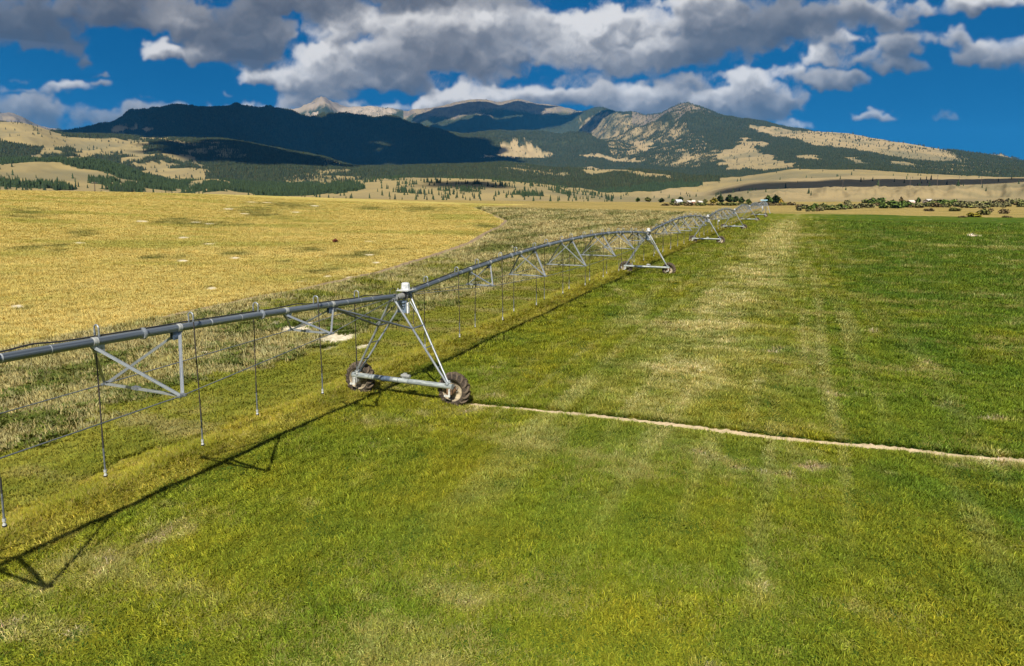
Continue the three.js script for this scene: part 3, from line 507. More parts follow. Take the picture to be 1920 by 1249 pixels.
function makeTower() {
  const g = group('drive_tower', 0, 0, 0, TURN), HUB = .56, BEAM = .74, BZ = 1.86;   // local z across the pipe, +z nearer the viewer
  mesh('base_beam', [rod(v3(-.02, BEAM, -BZ - .08), v3(-.02, BEAM, BZ + .08), .088, 16), ...[-1, 1].map((s) => rod(v3(-.02, BEAM, s * (BZ + .085)), v3(-.02, BEAM, s * (BZ + .10)), .10, 16))], MAT.beam, g);
  mesh('dark_band', rod(v3(-.02, BEAM, -.78), v3(-.02, BEAM, -.40), .0905, 16), MAT.blueGrey, g);
  for (const z of [-1.15, -.32, -.1, .3]) mesh('strap', rod(v3(-.02, BEAM, z), v3(-.02, BEAM, z + .02), .0925, 16), MAT.dull, g);
  mesh('drive_motor', [rod(v3(.02, BEAM + .16, .04), v3(.02, BEAM + .16, .24), .07, 14), rod(v3(.02, BEAM + .16, .24), v3(.02, BEAM + .16, .33), .06, 14), rod(v3(.02, BEAM + .16, -.01), v3(.02, BEAM + .16, .04), .05, 12), box(.08, .1, .1, .02, BEAM + .09, .08, .012), box(.06, .05, .12, .02, BEAM + .235, .14, .01)], MAT.gear, g);
  for (const s of [-1, 1]) {
    mesh('drive_shaft', rod(v3(.20, HUB + .06, s * .1), v3(.20, HUB + .02, s * (BZ - .12)), .018, 8), MAT.dull, g);
    const w = makeWheel(); w.position.set(.27, HUB, s * BZ); w.rotation.x = s * .7 + .4; g.add(w);
    const gb = mesh('gearbox', [rod(v3(.02, HUB, s * BZ), v3(.24, HUB, s * BZ), .115, 14), rod(v3(-.09, HUB + .02, s * BZ), v3(.02, HUB + .02, s * BZ), .085, 12), box(.13, .2, .2, -.02, HUB + .02, s * BZ, .02), box(.10, .34, .12, -.02, BEAM - .10, s * (BZ - .03), .015)], s > 0 ? MAT.rust : MAT.gear, g); gb.castShadow = true;
    mesh('gear_bracket', [box(.05, .26, .06, -.12, HUB - .02, s * BZ + .03, .01), box(.05, .06, .22, -.12, HUB - .12, s * BZ - .05, .01)], MAT.pale, g);
    const footA = v3(-.08, BEAM + .09, s * (BZ - .06)), footB = v3(.06, BEAM + .09, s * (BZ - .10)), topA = v3(-.42, PIPE_LOW - .10, s * .10), topB = v3(.55, PIPE_LOW - .10, s * .10);
    mesh('leg', [rod(footA, topA, .038, 10)], MAT.bar, g); mesh('leg', [rod(footB, topB, .034, 10)], MAT.bar, g);
    mesh('leg_foot', [box(.28, .02, .14, 0, BEAM + .095, s * (BZ - .08), .004), box(.02, .09, .1, -.08, BEAM + .13, s * (BZ - .08)), box(.02, .09, .1, .07, BEAM + .13, s * (BZ - .08))], MAT.beam, g);
    const on = (a, b, h) => a.clone().lerp(b, (h - a.y) / (b.y - a.y));
    for (const h of [1.35, 1.98, 2.62]) { const p = on(footA, topA, h), q = on(footB, topB, h); mesh('rung', [rod(p, q, h > 2.5 ? .028 : .018, 8), rod(q.clone().add(v3(.01, -.02, 0)), q.clone().add(v3(.05, -.02, 0)), .022, 6)], h > 2.5 ? MAT.dull : MAT.pipe, g); }
    for (const t of [topA, topB]) mesh('leg_cap', box(.14, .10, .05, t.x, t.y + .03, s * .09, .008), MAT.dull, g);
    mesh('tower_brace', [rod(v3(-3.45, pipeY(SPAN - 3.45) - .11, s * .05), on(footA, topA, 2.62), .034, 10)], MAT.dull, g);
  }
  mesh('brace_clamp', [rod(v3(-3.55, pipeY(SPAN - 3.55), 0), v3(-3.38, pipeY(SPAN - 3.38), 0), PIPE_R + .008, 18), box(.22, .14, .12, -3.47, pipeY(SPAN - 3.45) - .13, 0, .01)], MAT.dull, g);
  mesh('cross_brace', rod(v3(-.16, 2.62, -.86), v3(-.30, PIPE_LOW - .16, .12), .018, 8), MAT.bar, g);
  mesh('hanger_rod', rod(v3(.42, 2.62, .66), v3(.50, PIPE_LOW - .2, .06), .014, 8), MAT.bar, g);
  mesh('pipe_joint', [rod(v3(-.55, PIPE_LOW - .01, 0), v3(.62, PIPE_LOW - .01, 0), .088, 18), rod(v3(-.34, PIPE_LOW, 0), v3(-.30, PIPE_LOW, 0), .135, 12), rod(v3(.26, PIPE_LOW, 0), v3(.30, PIPE_LOW, 0), .14, 12), rod(v3(.33, PIPE_LOW, 0), v3(.37, PIPE_LOW, 0), .14, 12), ...[-.22, -.15, -.08, 0, .07, .14].map((x) => rod(v3(x, PIPE_LOW, 0), v3(x + .03, PIPE_LOW, 0), .103, 18))], MAT.gear, g);
  mesh('joint_boot', [rod(v3(.16, PIPE_LOW, 0), v3(.46, PIPE_LOW - .01, 0), .122, 16), box(.22, .12, .26, .34, PIPE_LOW - .02, 0, .02)], MAT.dark, g);
  const cb = mesh('control_box', [new THREE.CylinderGeometry(.135, .16, .22, 8, 1).rotateY(.39).translate(.34, PIPE_LOW + .295, .02), new THREE.CylinderGeometry(.10, .135, .025, 8, 1).rotateY(.39).translate(.34, PIPE_LOW + .417, .02)].map((q) => { const f = q.toNonIndexed(); f.computeVertexNormals(); return f; }), MAT.white, g);
  mesh('tray', [box(.46, .022, .44, .34, PIPE_LOW + .175, .02, .006), box(.03, .08, .03, .15, PIPE_LOW + .21, -.16), box(.03, .07, .03, .54, PIPE_LOW + .2, .18)], MAT.pale, g);
  for (const x of [.26, .42]) mesh('tray_post', rod(v3(x, PIPE_LOW + .08, 0), v3(x, PIPE_LOW + .17, 0), .03, 8), MAT.dark, g);
  mesh('motor_panel', [box(.05, .34, .34, .16, PIPE_LOW - .40, -.02, .01), box(.22, .05, .30, .18, PIPE_LOW - .2, -.02, .01)], MAT.box, g);
  mesh('panel_edge', box(.10, .36, .05, .20, PIPE_LOW - .40, .19, .01), MAT.white, g);
  const loop = []; for (let a = -.6; a < 5.9; a += .45) loop.push(v3(-.42 + .11 * Math.sin(a) + .02, PIPE_LOW + .22 - .12 * Math.cos(a), .07 * Math.cos(a * .5)));
  mesh('cable_loop', [tubeAlong(loop, .013, 40), tubeAlong([v3(-.7, PIPE_LOW + .11, -.02), v3(-.42, PIPE_LOW + .11, .04), v3(-.22, PIPE_LOW - .02, .11), v3(-.1, PIPE_LOW - .24, .10), v3(.08, PIPE_LOW - .34, .10), v3(.2, PIPE_LOW - .22, .13), v3(.3, PIPE_LOW + .02, .14)], .013, 40), tubeAlong([v3(.7, PIPE_LOW + .12, .0), v3(.66, PIPE_LOW + .02, .10), v3(.68, PIPE_LOW - .5, .12), v3(.6, PIPE_LOW - .95, .14), v3(.42, PIPE_LOW - 1.05, .3)], .012, 40), tubeAlong([v3(.2, PIPE_LOW - .55, .1), v3(.05, PIPE_LOW - .85, -.1), v3(-.15, 2.6, -.3)], .009, 20)], MAT.dark, g);
  return g;
}
function makeDrop(side) {                                                    // hangs from the pipe; side: which way the gooseneck bends
  const g = group('sprinkler_drop', 0, 0, 0, TURN), top = PIPE_R + .15, d = side * .145;
  const neck = [v3(0, PIPE_R - .02, 0), v3(0, top, 0)]; for (let a = 0; a <= 8; a++) neck.push(v3(0, top + .072 * Math.sin(a / 8 * Math.PI), d / 2 * (1 - Math.cos(a / 8 * Math.PI)))); neck.push(v3(0, top - .1, d));
  mesh('gooseneck', tubeAlong(neck, .0165, 36, 8), MAT.bar, g);
  mesh('collar', [rod(v3(0, PIPE_R - .01, 0), v3(0, PIPE_R + .03, 0), .027, 8), rod(v3(0, top - .13, d), v3(0, top - .08, d), .022, 8)], MAT.dull, g);
  return g;
}
function hangDrop(g, length, side, sway) {                                   // the hose from the gooseneck to the nozzle
  const d = side * .145, y0 = PIPE_R + .05, y1 = -length;
  const a = v3(0, y0, d), m = v3(sway * .5, lerp(y0, y1, .45), d * 1.1), n = v3(sway, y1 + .55, d * 1.15);
  mesh('hose', tubeAlong([a, m, n], .0135, 14, 7), MAT.hose, g);
  mesh('coupling', [rod(n.clone().add(v3(0, .28, 0)), n.clone().add(v3(0, .02, 0)), .0165, 8)], MAT.dark, g);
  mesh('weight', rod(n.clone().add(v3(0, .02, 0)), n.clone().add(v3(0, -.42, 0)), .0175, 8), MAT.dull, g);
  mesh('nozzle', [rod(n.clone().add(v3(0, -.42, 0)), n.clone().add(v3(0, -.47, 0)), .030, 10), rod(n.clone().add(v3(0, -.53, 0)), n.clone().add(v3(0, -.49, 0)), .034, 10, .02), rod(n.clone().add(v3(0, -.5, 0)), n.clone().add(v3(0, -.44, 0)), .012, 6)], MAT.pale, g);
  mesh('spray_plate', rod(n.clone().add(v3(0, -.56, 0)), n.clone().add(v3(0, -.53, 0)), .036, 10), MAT.dark, g);
  return g;
}
{
  const towerLabels = ['nearest wheeled sprinkler tower with white box on top and muddy tyres', 'second wheeled sprinkler tower from the viewer, standing on the grass bank', 'third wheeled sprinkler tower along the line, with muddy tyres', 'fourth wheeled sprinkler tower along the line, small in the distance', 'fifth wheeled sprinkler tower along the line, far off', 'last wheeled sprinkler tower before the pivot point, sixth from the viewer'];
  const spanLabels = ['nearest span of galvanized pipe, running out of the picture at the left edge', 'arched galvanized pipe span between the nearest and the second wheeled tower', 'arched galvanized pipe span between second and third wheeled tower', 'arched pipe span between third and fourth wheeled tower', 'arched pipe span between fourth and fifth wheeled tower', 'arched pipe span between fifth and sixth wheeled tower', 'last pipe span, reaching from the sixth tower to the pivot point'];
  const span = makeSpan(), tower = makeTower();
  for (let k = 0; k < 7; k++) {
    const s = (k ? TOWER_S[k - 1] : TOWER_S[0] - SPAN), o = k ? copyOf(span) : span, [x, z] = fromSV(s, V0);
    o.position.set(x, 0, z); tag(o, spanLabels[k], 'irrigation pipe', 'pipe spans of the sprinkler line');
  }
  TOWER_S.forEach((s, k) => { const o = k ? copyOf(tower) : tower, [x, z] = fromSV(s, V0); o.position.set(x, [-.02, -.02, 0, 0, 0, 0][k], z); tag(o, towerLabels[k], 'irrigation tower', 'wheeled towers of the sprinkler line'); });
  const r = rng(31); let span0 = -1, number = 0;
  const kinds = new Map();
  for (let i = 0; i < 121; i++) {
    const s = 6.6 + 2.065 * i; if (s > 250) break;
    const k = s < TOWER_S[0] ? 0 : Math.min(6, 1 + Math.floor((s - TOWER_S[0]) / SPAN)), off = s - (TOWER_S[0] + (k - 1) * SPAN);
    if (off < .9 || off > SPAN - .9) continue;
    if (k !== span0) { span0 = k; number = 0; } number++;
    const side = i % 2 ? -1 : 1, y = pipeY(off), q = Math.round(y * 16) / 16, key = side + '_' + q;
    let o; if (kinds.has(key)) o = copyOf(kinds.get(key)); else { o = hangDrop(makeDrop(side), q - 1.45 + .05 * (r() - .5), side, .10 * (r() - .35)); kinds.set(key, o); }
    const [x, z] = fromSV(s, V0); o.position.set(x, y, z); o.rotation.y = TURN + (r() - .5) * .25; o.rotation.z = (r() - .5) * .012;
    const where = k === 0 ? `${ordinal[number - 1]} hanging sprinkler hose from the left edge, on the nearest pipe span` : k === 1 ? `${ordinal[number - 1]} hanging sprinkler hose past the nearest wheeled tower` : k === 2 ? `${ordinal[number - 1]} hanging sprinkler hose past the second wheeled tower` : `thin sprinkler hose hanging from the pipe past the ${ordinal[k - 1]} wheeled tower`;
    tag(o, where, 'sprinkler', k < 3 ? 'sprinkler hoses hanging from the pipe' : `sprinkler hoses past the ${ordinal[k - 1]} tower`);
  }
  // the pivot point at the far end
  const [px, pz] = fromSV(252.6, V0), p = group('pivot_point', px, 0, pz, TURN);
  for (const [a, b] of [[-1, -1], [-1, 1], [1, -1], [1, 1]]) mesh('leg', rod(v3(a * 1.5, 0, b * 1.5), v3(a * .16, 3.9, b * .16), .05, 8), MAT.bar, p);
  for (const h of [1.2, 2.5]) mesh('girt', [0, 1, 2, 3].map((k) => { const w = 1.5 - (h / 3.9) * 1.34, c = [[-w, -w], [w, -w], [w, w], [-w, w]]; return rod(v3(c[k][0], h, c[k][1]), v3(c[(k + 1) % 4][0], h, c[(k + 1) % 4][1]), .028, 6); }), MAT.bar, p);
  mesh('riser_pipe', [rod(v3(0, 0, 0), v3(0, 4.0, 0), .11, 14), rod(v3(0, 3.62, 0), v3(-.9, 3.6, 0), .1, 14)], MAT.pipe, p);
  mesh('control_panel', box(.6, 1.0, .4, -1.2, 2.0, -1.1, .03), MAT.white, p);
  mesh('sun_roof', [box(1.7, .05, 2.3, 0, 4.62, -.7, .01).applyMatrix4(new THREE.Matrix4().makeRotationZ(.12)), rod(v3(0, 4, 0), v3(0, 4.62, -.3), .05, 8), box(1.2, .55, 1.4, .05, 4.28, -.7, .02)], new THREE.MeshStandardMaterial({ color: new THREE.Color().setRGB(.36, .62, .74), roughness: .5 }), p);
  tag(p, 'pivot point at the far end of the line under a pale blue roof', 'irrigation pivot');
}
// ruts that the wheels have worn into the field, and the earth track along the grain
function rut(name, label, along, width, color, seed, ragged, fade) {
  const r = rng(seed), P = [], K = [], I = [], n = along.length, tmp = [];
  along.forEach(([x, z], i) => {
    const [x0, z0] = along[Math.max(0, i - 1)], [x1, z1] = along[Math.min(n - 1, i + 1)], l = Math.hypot(x1 - x0, z1 - z0) || 1, nx = -(z1 - z0) / l, nz = (x1 - x0) / l;
    const w = [-1, -.5, 0, .5, 1], thin = fade ? fade(i) : 1, wob = fbm(i * .07, seed, 3) * .10;
    for (const t of w) {
      const e = t * width / 2 * thin * (1 + (Math.abs(t) > .9 ? ragged * fbm(i * .45 + (t > 0 ? 40 : 0), seed, 3) : 0)) + wob, X = x + nx * e, Z = z + nz * e;
      P.push(X, heightAt(X, Z) + (Math.abs(t) > .9 ? .006 : .014 + .012 * r()), Z); const q = .82 + .36 * r() * (Math.abs(t) > .9 ? .8 : 1); K.push(color[0] * q, color[1] * q, color[2] * q);
    }
    if (i) for (let k = 0; k < 4; k++) { const a = (i - 1) * 5 + k, b = a + 1, c = a + 5, d = c + 1; I.push(a, b, c, b, d, c); }
  });
  const g = new THREE.BufferGeometry(); g.setAttribute('position', new THREE.Float32BufferAttribute(P, 3)); g.setAttribute('color', new THREE.Float32BufferAttribute(K, 3)); g.setAttribute('uv', new THREE.Float32BufferAttribute(P.filter((_, i) => i % 3 !== 1).map((q) => q / 6), 2)); g.setIndex(I); g.computeVertexNormals();
  return tag(mesh(name, g, new THREE.MeshStandardMaterial({ vertexColors: true, roughness: 1, side: THREE.DoubleSide })), label, 'wheel track', null, 'structure');
}
rut('wheel_rut', 'narrow bare pale wheel rut crossing the green field from the nearest tower', Array.from({ length: 700 }, (_, i) => { const v = -14.2 + i * .072; return fromSV(trackS(v), v); }), .35, C3(.46, .36, .22), 3, 1.9, (i) => (i < 58 ? .30 + .4 * Math.max(0, fbm(i * .11, 2, 2)) : 1) * (.8 + .9 * fbm(i * .06, 8, 4)));
rut('dirt_track', 'dark dirt track along the edge of the golden grain field', Array.from({ length: 420 }, (_, i) => { const s = 27 + i * .38; return fromSV(s, wheatEdge(s) + .25 * fbm(s / 4, 1, 2)); }), .95, C3(.21, .15, .085), 4, .8);

// ---------------------------------------------------------------- grass: one mass per kind, too many blades to count
function tuft(n, seed, o) {                                                  // bent blades on a small round foot
  const r = rng(seed), P = [], K = [], N = [];
  for (let k = 0; k < n; k++) {
    const a = r() * 6.283, q = Math.sqrt(r()) * o.spread, x = Math.cos(a) * q, z = Math.sin(a) * q, h = o.h * (.55 + .6 * r()), d = a + (r() - .5) * 2.2, lean = o.lean * (.3 + r()), w = o.w * (.7 + .6 * r()), px = -Math.sin(d) * w / 2, pz = Math.cos(d) * w / 2;
    const mx = x + Math.cos(d) * lean * .35, mz = z + Math.sin(d) * lean * .35, tx = x + Math.cos(d) * lean, tz = z + Math.sin(d) * lean, my = h * .62, ty = h * (1 - .25 * lean / o.lean * r());
    P.push(x - px, 0, z - pz, x + px, 0, z + pz, mx + px * .8, my, mz + pz * .8, x - px, 0, z - pz, mx + px * .8, my, mz + pz * .8, mx - px * .8, my, mz - pz * .8, mx - px * .8, my, mz - pz * .8, mx + px * .8, my, mz + pz * .8, tx, ty, tz);
    const t = .72 + .5 * r(), y = r() < o.straw ? 1 : 0, c = y ? [1.5 * t, 1.38 * t, 2.0 * t] : [t, t, t];
    for (let i = 0; i < 9; i++) { K.push(...c); N.push(Math.cos(d) * .25, 1, Math.sin(d) * .25); }
  }
  const g = new THREE.BufferGeometry(); g.setAttribute('position', new THREE.Float32BufferAttribute(P, 3)); g.setAttribute('normal', new THREE.Float32BufferAttribute(N, 3)); g.setAttribute('color', new THREE.Float32BufferAttribute(K, 3));
  return g;
}
const bladeMat = new THREE.MeshPhysicalMaterial({ vertexColors: true, roughness: .8, specularIntensity: .25, side: THREE.DoubleSide, name: 'blades' });
function scatterMass(name, label, category, geometry, count, seed, place, material = bladeMat, az = .72) {
  const r = rng(seed), M = [], K = [], m = new THREE.Matrix4(), q = new THREE.Quaternion(), e = new THREE.Euler(), p = new THREE.Vector3(), s = new THREE.Vector3();
  let tries = 0;
  while (M.length / 16 < count && tries++ < count * 12) {
    const got = place(r); if (!got) continue; const { x, z, size, tall, color, tilt = .12 } = got;
    e.set((r() - .5) * tilt, r() * 6.283, (r() - .5) * tilt); q.setFromEuler(e); p.set(x, heightAt(x, z) - .005, z); s.set(size, size * tall, size); m.compose(p, q, s); M.push(...m.elements); K.push(...color);
  }
  const n = M.length / 16, o = new THREE.InstancedMesh(geometry, material, n);
  o.instanceMatrix = new THREE.InstancedBufferAttribute(new Float32Array(M), 16); o.instanceColor = new THREE.InstancedBufferAttribute(new Float32Array(K), 3);
  o.name = numbered(name); o.castShadow = o.receiveShadow = true; scene.add(o); tag(o, label, category, null, 'stuff'); return o;
}
// a place in view: even on the ground up to r1, thinning beyond so that the far field is not overcrowded
function spot(r, r0, r1, r2, a0 = -.72, a1 = .72) {
  const A = (r1 * r1 - r0 * r0) / 2, B = r1 * r1 * Math.log(r2 / r1), d = r() * (A + B) < A ? Math.sqrt(r0 * r0 + r() * (r1 * r1 - r0 * r0)) : r1 * Math.pow(r2 / r1, r()), a = lerp(a0, a1, r());
  return [Math.sin(a) * d, -Math.cos(a) * d, d];
}
const varied = (c, r, amount = .3) => { const t = 1 - amount / 2 + amount * r(), w = (r() - .5) * .25; return [c[0] * t * (1 + w), c[1] * t, c[2] * t * (1 - w)]; };
const grow = (d) => Math.max(1, Math.pow(d / 15, .62));
const onTrack = (s, v) => s > 27 && v - wheatEdge(s) > -.55 && v - wheatEdge(s) < .6 + .7 * sstep(30, 70, s);
const onRut = (s, v) => (v > -10.2 && Math.abs(s - trackS(v)) < .24 + .07 * Math.sin(v * 9) * Math.sin(v * 2.3) + (s < trackS(v) ? .12 : 0));
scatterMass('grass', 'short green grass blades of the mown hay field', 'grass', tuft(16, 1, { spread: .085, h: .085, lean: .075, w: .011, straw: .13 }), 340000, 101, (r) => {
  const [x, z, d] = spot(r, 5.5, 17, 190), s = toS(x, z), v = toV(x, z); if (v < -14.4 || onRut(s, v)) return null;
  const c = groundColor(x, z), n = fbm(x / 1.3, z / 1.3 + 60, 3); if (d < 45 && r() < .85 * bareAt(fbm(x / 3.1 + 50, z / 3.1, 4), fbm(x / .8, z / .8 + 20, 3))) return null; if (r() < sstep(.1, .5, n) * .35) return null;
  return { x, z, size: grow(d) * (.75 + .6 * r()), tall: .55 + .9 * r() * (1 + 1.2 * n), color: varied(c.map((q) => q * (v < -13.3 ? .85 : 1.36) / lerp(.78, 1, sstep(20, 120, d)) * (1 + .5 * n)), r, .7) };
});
scatterMass('clover', 'low dark clover and weeds between the grass of the hay field', 'clover', tuft(14, 2, { spread: .10, h: .05, lean: .06, w: .026, straw: .02 }), 70000, 102, (r) => {
  const [x, z, d] = spot(r, 5.5, 20, 90), s = toS(x, z), v = toV(x, z); if (v < -13.6 || onRut(s, v) || fbm(x / 2.2 + 9, z / 2.2, 3) + .5 * fbm(x / .6, z / .6, 2) < .06) return null;
  return { x, z, size: grow(d) * (.7 + .8 * r()), tall: .8 + .5 * r(), color: varied([.045, .095, .010], r, .6) };
});
scatterMass('dry_stems', 'pale dry stalks standing in the mown hay field', 'dry grass', tuft(7, 3, { spread: .10, h: .11, lean: .10, w: .008, straw: 0 }), 30000, 103, (r) => {
  const [x, z, d] = spot(r, 5.5, 20, 150), s = toS(x, z), v = toV(x, z); if (v < -13 || onRut(s, v) || fbm(s / 2.2, v / 14 + 9, 4) * .8 + fbm(x / 3.1 + 50, z / 3.1, 4) * .6 < .26 + .5 * (r() - .5)) return null;
  return { x, z, size: grow(d) * (.7 + .6 * r()), tall: .7 + .8 * r(), color: varied([.38, .35, .09], r, .4) };
});
scatterMass('tall_grass', 'tall yellowish grass on the bank below the pipe', 'tall grass', tuft(18, 4, { spread: .15, h: .145, lean: .15, w: .013, straw: .25 }), 80000, 104, (r) => {
  const s = 4 + Math.pow(r(), 2.0) * 245, v = -14.75 + .35 * fbm(s / 5, 3, 2) + (r() + r() + r() - 1.5) * 1.25, [x, z] = fromSV(s, v), d = Math.hypot(x, z), n = fbm(s / 2.4, v / 1.3, 3); if (Math.abs(Math.atan2(x, -z)) > .75 || onRut(s, v) || r() < sstep(.0, -.5, n)) return null;
  return { x, z, size: grow(d) * (.55 + .5 * r()) * Math.max(.35, 1 - .45 * Math.abs(v + 14.75)), tall: .75 + .8 * r() + .4 * n, tilt: .35, color: varied(mix3(mix3([.35, .315, .03], [.235, .25, .018], clamp(.45 + n * 1.6)), [.40, .32, .10], r() < .2 ? .6 : 0), r, .4) };
});
scatterMass('verge_grass', 'short dark green grass between the bank and the stubble', 'grass', tuft(16, 5, { spread: .10, h: .07, lean: .08, w: .012, straw: .16 }), 60000, 105, (r) => {
  const s = 6 + Math.pow(r(), 1.8) * 200, v = -17.6 + (r() - .5) * 8, [x, z] = fromSV(s, v), d = Math.hypot(x, z); if (zoneOf(x, z) !== 'verge' || Math.abs(Math.atan2(x, -z)) > .75 || groundColor(x, z)[2] > .2) return null;
  return { x, z, size: grow(d) * (.8 + .6 * r()), tall: .6 + .7 * r(), color: varied(groundColor(x, z).slice(0, 3).map((q) => q * 1.3), r, .45) };
});
scatterMass('stubble', 'dry pale stubble stalks on the strip left of the sprinkler', 'stubble', tuft(10, 6, { spread: .13, h: .10, lean: .09, w: .009, straw: 0 }), 110000, 106, (r) => {
  const s = 4 + Math.pow(r(), 2.1) * 240, v = lerp(wheatEdge(s), -18.2, r()), [x, z] = fromSV(s, v), d = Math.hypot(x, z); if (zoneOf(x, z) !== 'stubble' || Math.abs(Math.atan2(x, -z)) > .75) return null;
  const c = groundColor(x, z); if (onTrack(s, v) || c[2] > .26) return null; return { x, z, size: grow(d) * (.7 + .7 * r()), tall: .6 + .9 * r(), tilt: .5, color: varied(c.slice(0, 3).map((q) => q * 1.2), r, .6) };
});
scatterMass('weeds', 'leafy green weeds growing through the stubble strip', 'weeds', tuft(26, 7, { spread: .16, h: .15, lean: .17, w: .035, straw: .08 }), 22000, 107, (r) => {
  const s = 4 + Math.pow(r(), 1.7) * 235, v = lerp(wheatEdge(s), -17.5, r()), [x, z] = fromSV(s, v), d = Math.hypot(x, z); if (zoneOf(x, z) !== 'stubble' || Math.abs(Math.atan2(x, -z)) > .75) return null;
  const n = fbm(x / 3.1 + 50, z / 3.1, 4) * .9 + fbm(x / 14, z / 14, 4) * .5 + (s > 55 ? 1.1 * (fbm(s / 22, v / 5 + 3, 4) - .08) : 0); if (n < .08 + .35 * (r() - .5)) return null;
  if (onTrack(s, v)) return null; const lime = s > 30 && s < 62 && v < -26 && r() < .5; return { x, z, size: (.55 + .9 * r()) * Math.max(1, Math.pow(d / 30, .5)), tall: .6 + .6 * r(), color: varied(lime ? [.21, .23, .012] : [.105, .140, .020], r, .5) };
});
scatterMass('grain', 'golden ripe grain stalks of the field on the left', 'grain', tuft(16, 8, { spread: .22, h: .17, lean: .13, w: .012, straw: 0 }), 160000, 108, (r) => {
  const [x, z, d] = spot(r, 20, 48, 330, -.74, .1); if (zoneOf(x, z) !== 'wheat') return null; if (onTrack(toS(x, z), toV(x, z))) return null; const c = groundColor(x, z); if (c[2] > .2) return null;
  return { x, z, size: (.8 + .5 * r()) * Math.max(1, Math.pow(d / 42, .42)), tall: .6 + .7 * r(), tilt: .3, color: varied(c.slice(0, 3).map((q) => q * 1.15), r, .35) };
});

// ---------------------------------------------------------------- trees of the hills and mountains
function cone(r0, r1, y0, y1, sides, seed) {                                 // a ragged whorl of branches
  const r = rng(seed), P = [], N = [];
  const top = [0, y1, 0], ring = Array.from({ length: sides * 2 }, (_, i) => { const a = i / sides * Math.PI + (r() - .5) * .2, q = (i % 2 ? .62 : 1) * (.8 + .35 * r()); return [Math.cos(a) * r0 * q, y0 + (i % 2 ? .10 : -.02) * (y1 - y0) + (r() - .5) * .06 * (y1 - y0), Math.sin(a) * r0 * q]; });
  for (let i = 0; i < ring.length; i++) { const a = ring[i], b = ring[(i + 1) % ring.length]; P.push(...a, ...top, ...b); for (const q of [a, top, b]) { const l = Math.hypot(q[0], q[2]) || 1; N.push(q[0] / l * .8, .6, q[2] / l * .8); } }
  const g = new THREE.BufferGeometry(); g.setAttribute('position', new THREE.Float32BufferAttribute(P, 3)); g.setAttribute('normal', new THREE.Float32BufferAttribute(N, 3)); g.setAttribute('uv', new THREE.Float32BufferAttribute(new Array(P.length / 3 * 2).fill(0), 2)); return g;
}
const needleMat = new THREE.MeshPhysicalMaterial({ color: 0xffffff, roughness: .95, specularIntensity: .15, side: THREE.DoubleSide, name: 'needles' });
const crownGeo = [0, 1, 2].map((k) => mergeGeometries([cone(.21, 0, .10, .52, 7, 50 + k), cone(.165, 0, .33, .72, 6, 60 + k), cone(.12, 0, .54, .88, 6, 70 + k), cone(.07, 0, .74, 1.0, 5, 80 + k)]));
const smallCrown = mergeGeometries([cone(.21, 0, .02, .62, 5, 90), cone(.14, 0, .42, 1.0, 4, 91)]);
const trunkGeo = new THREE.CylinderGeometry(.014, .026, .24, 6).translate(0, .12, 0), barkMat = new THREE.MeshStandardMaterial({ color: new THREE.Color().setRGB(.10, .07, .05), roughness: 1 });
const crownMats = [[.020, .034, .015], [.026, .042, .017], [.033, .048, .018], [.024, .036, .021]].map((c) => new THREE.MeshPhysicalMaterial({ color: new THREE.Color().setRGB(...c), roughness: .95, specularIntensity: .15, side: THREE.DoubleSide, name: 'needles' }));
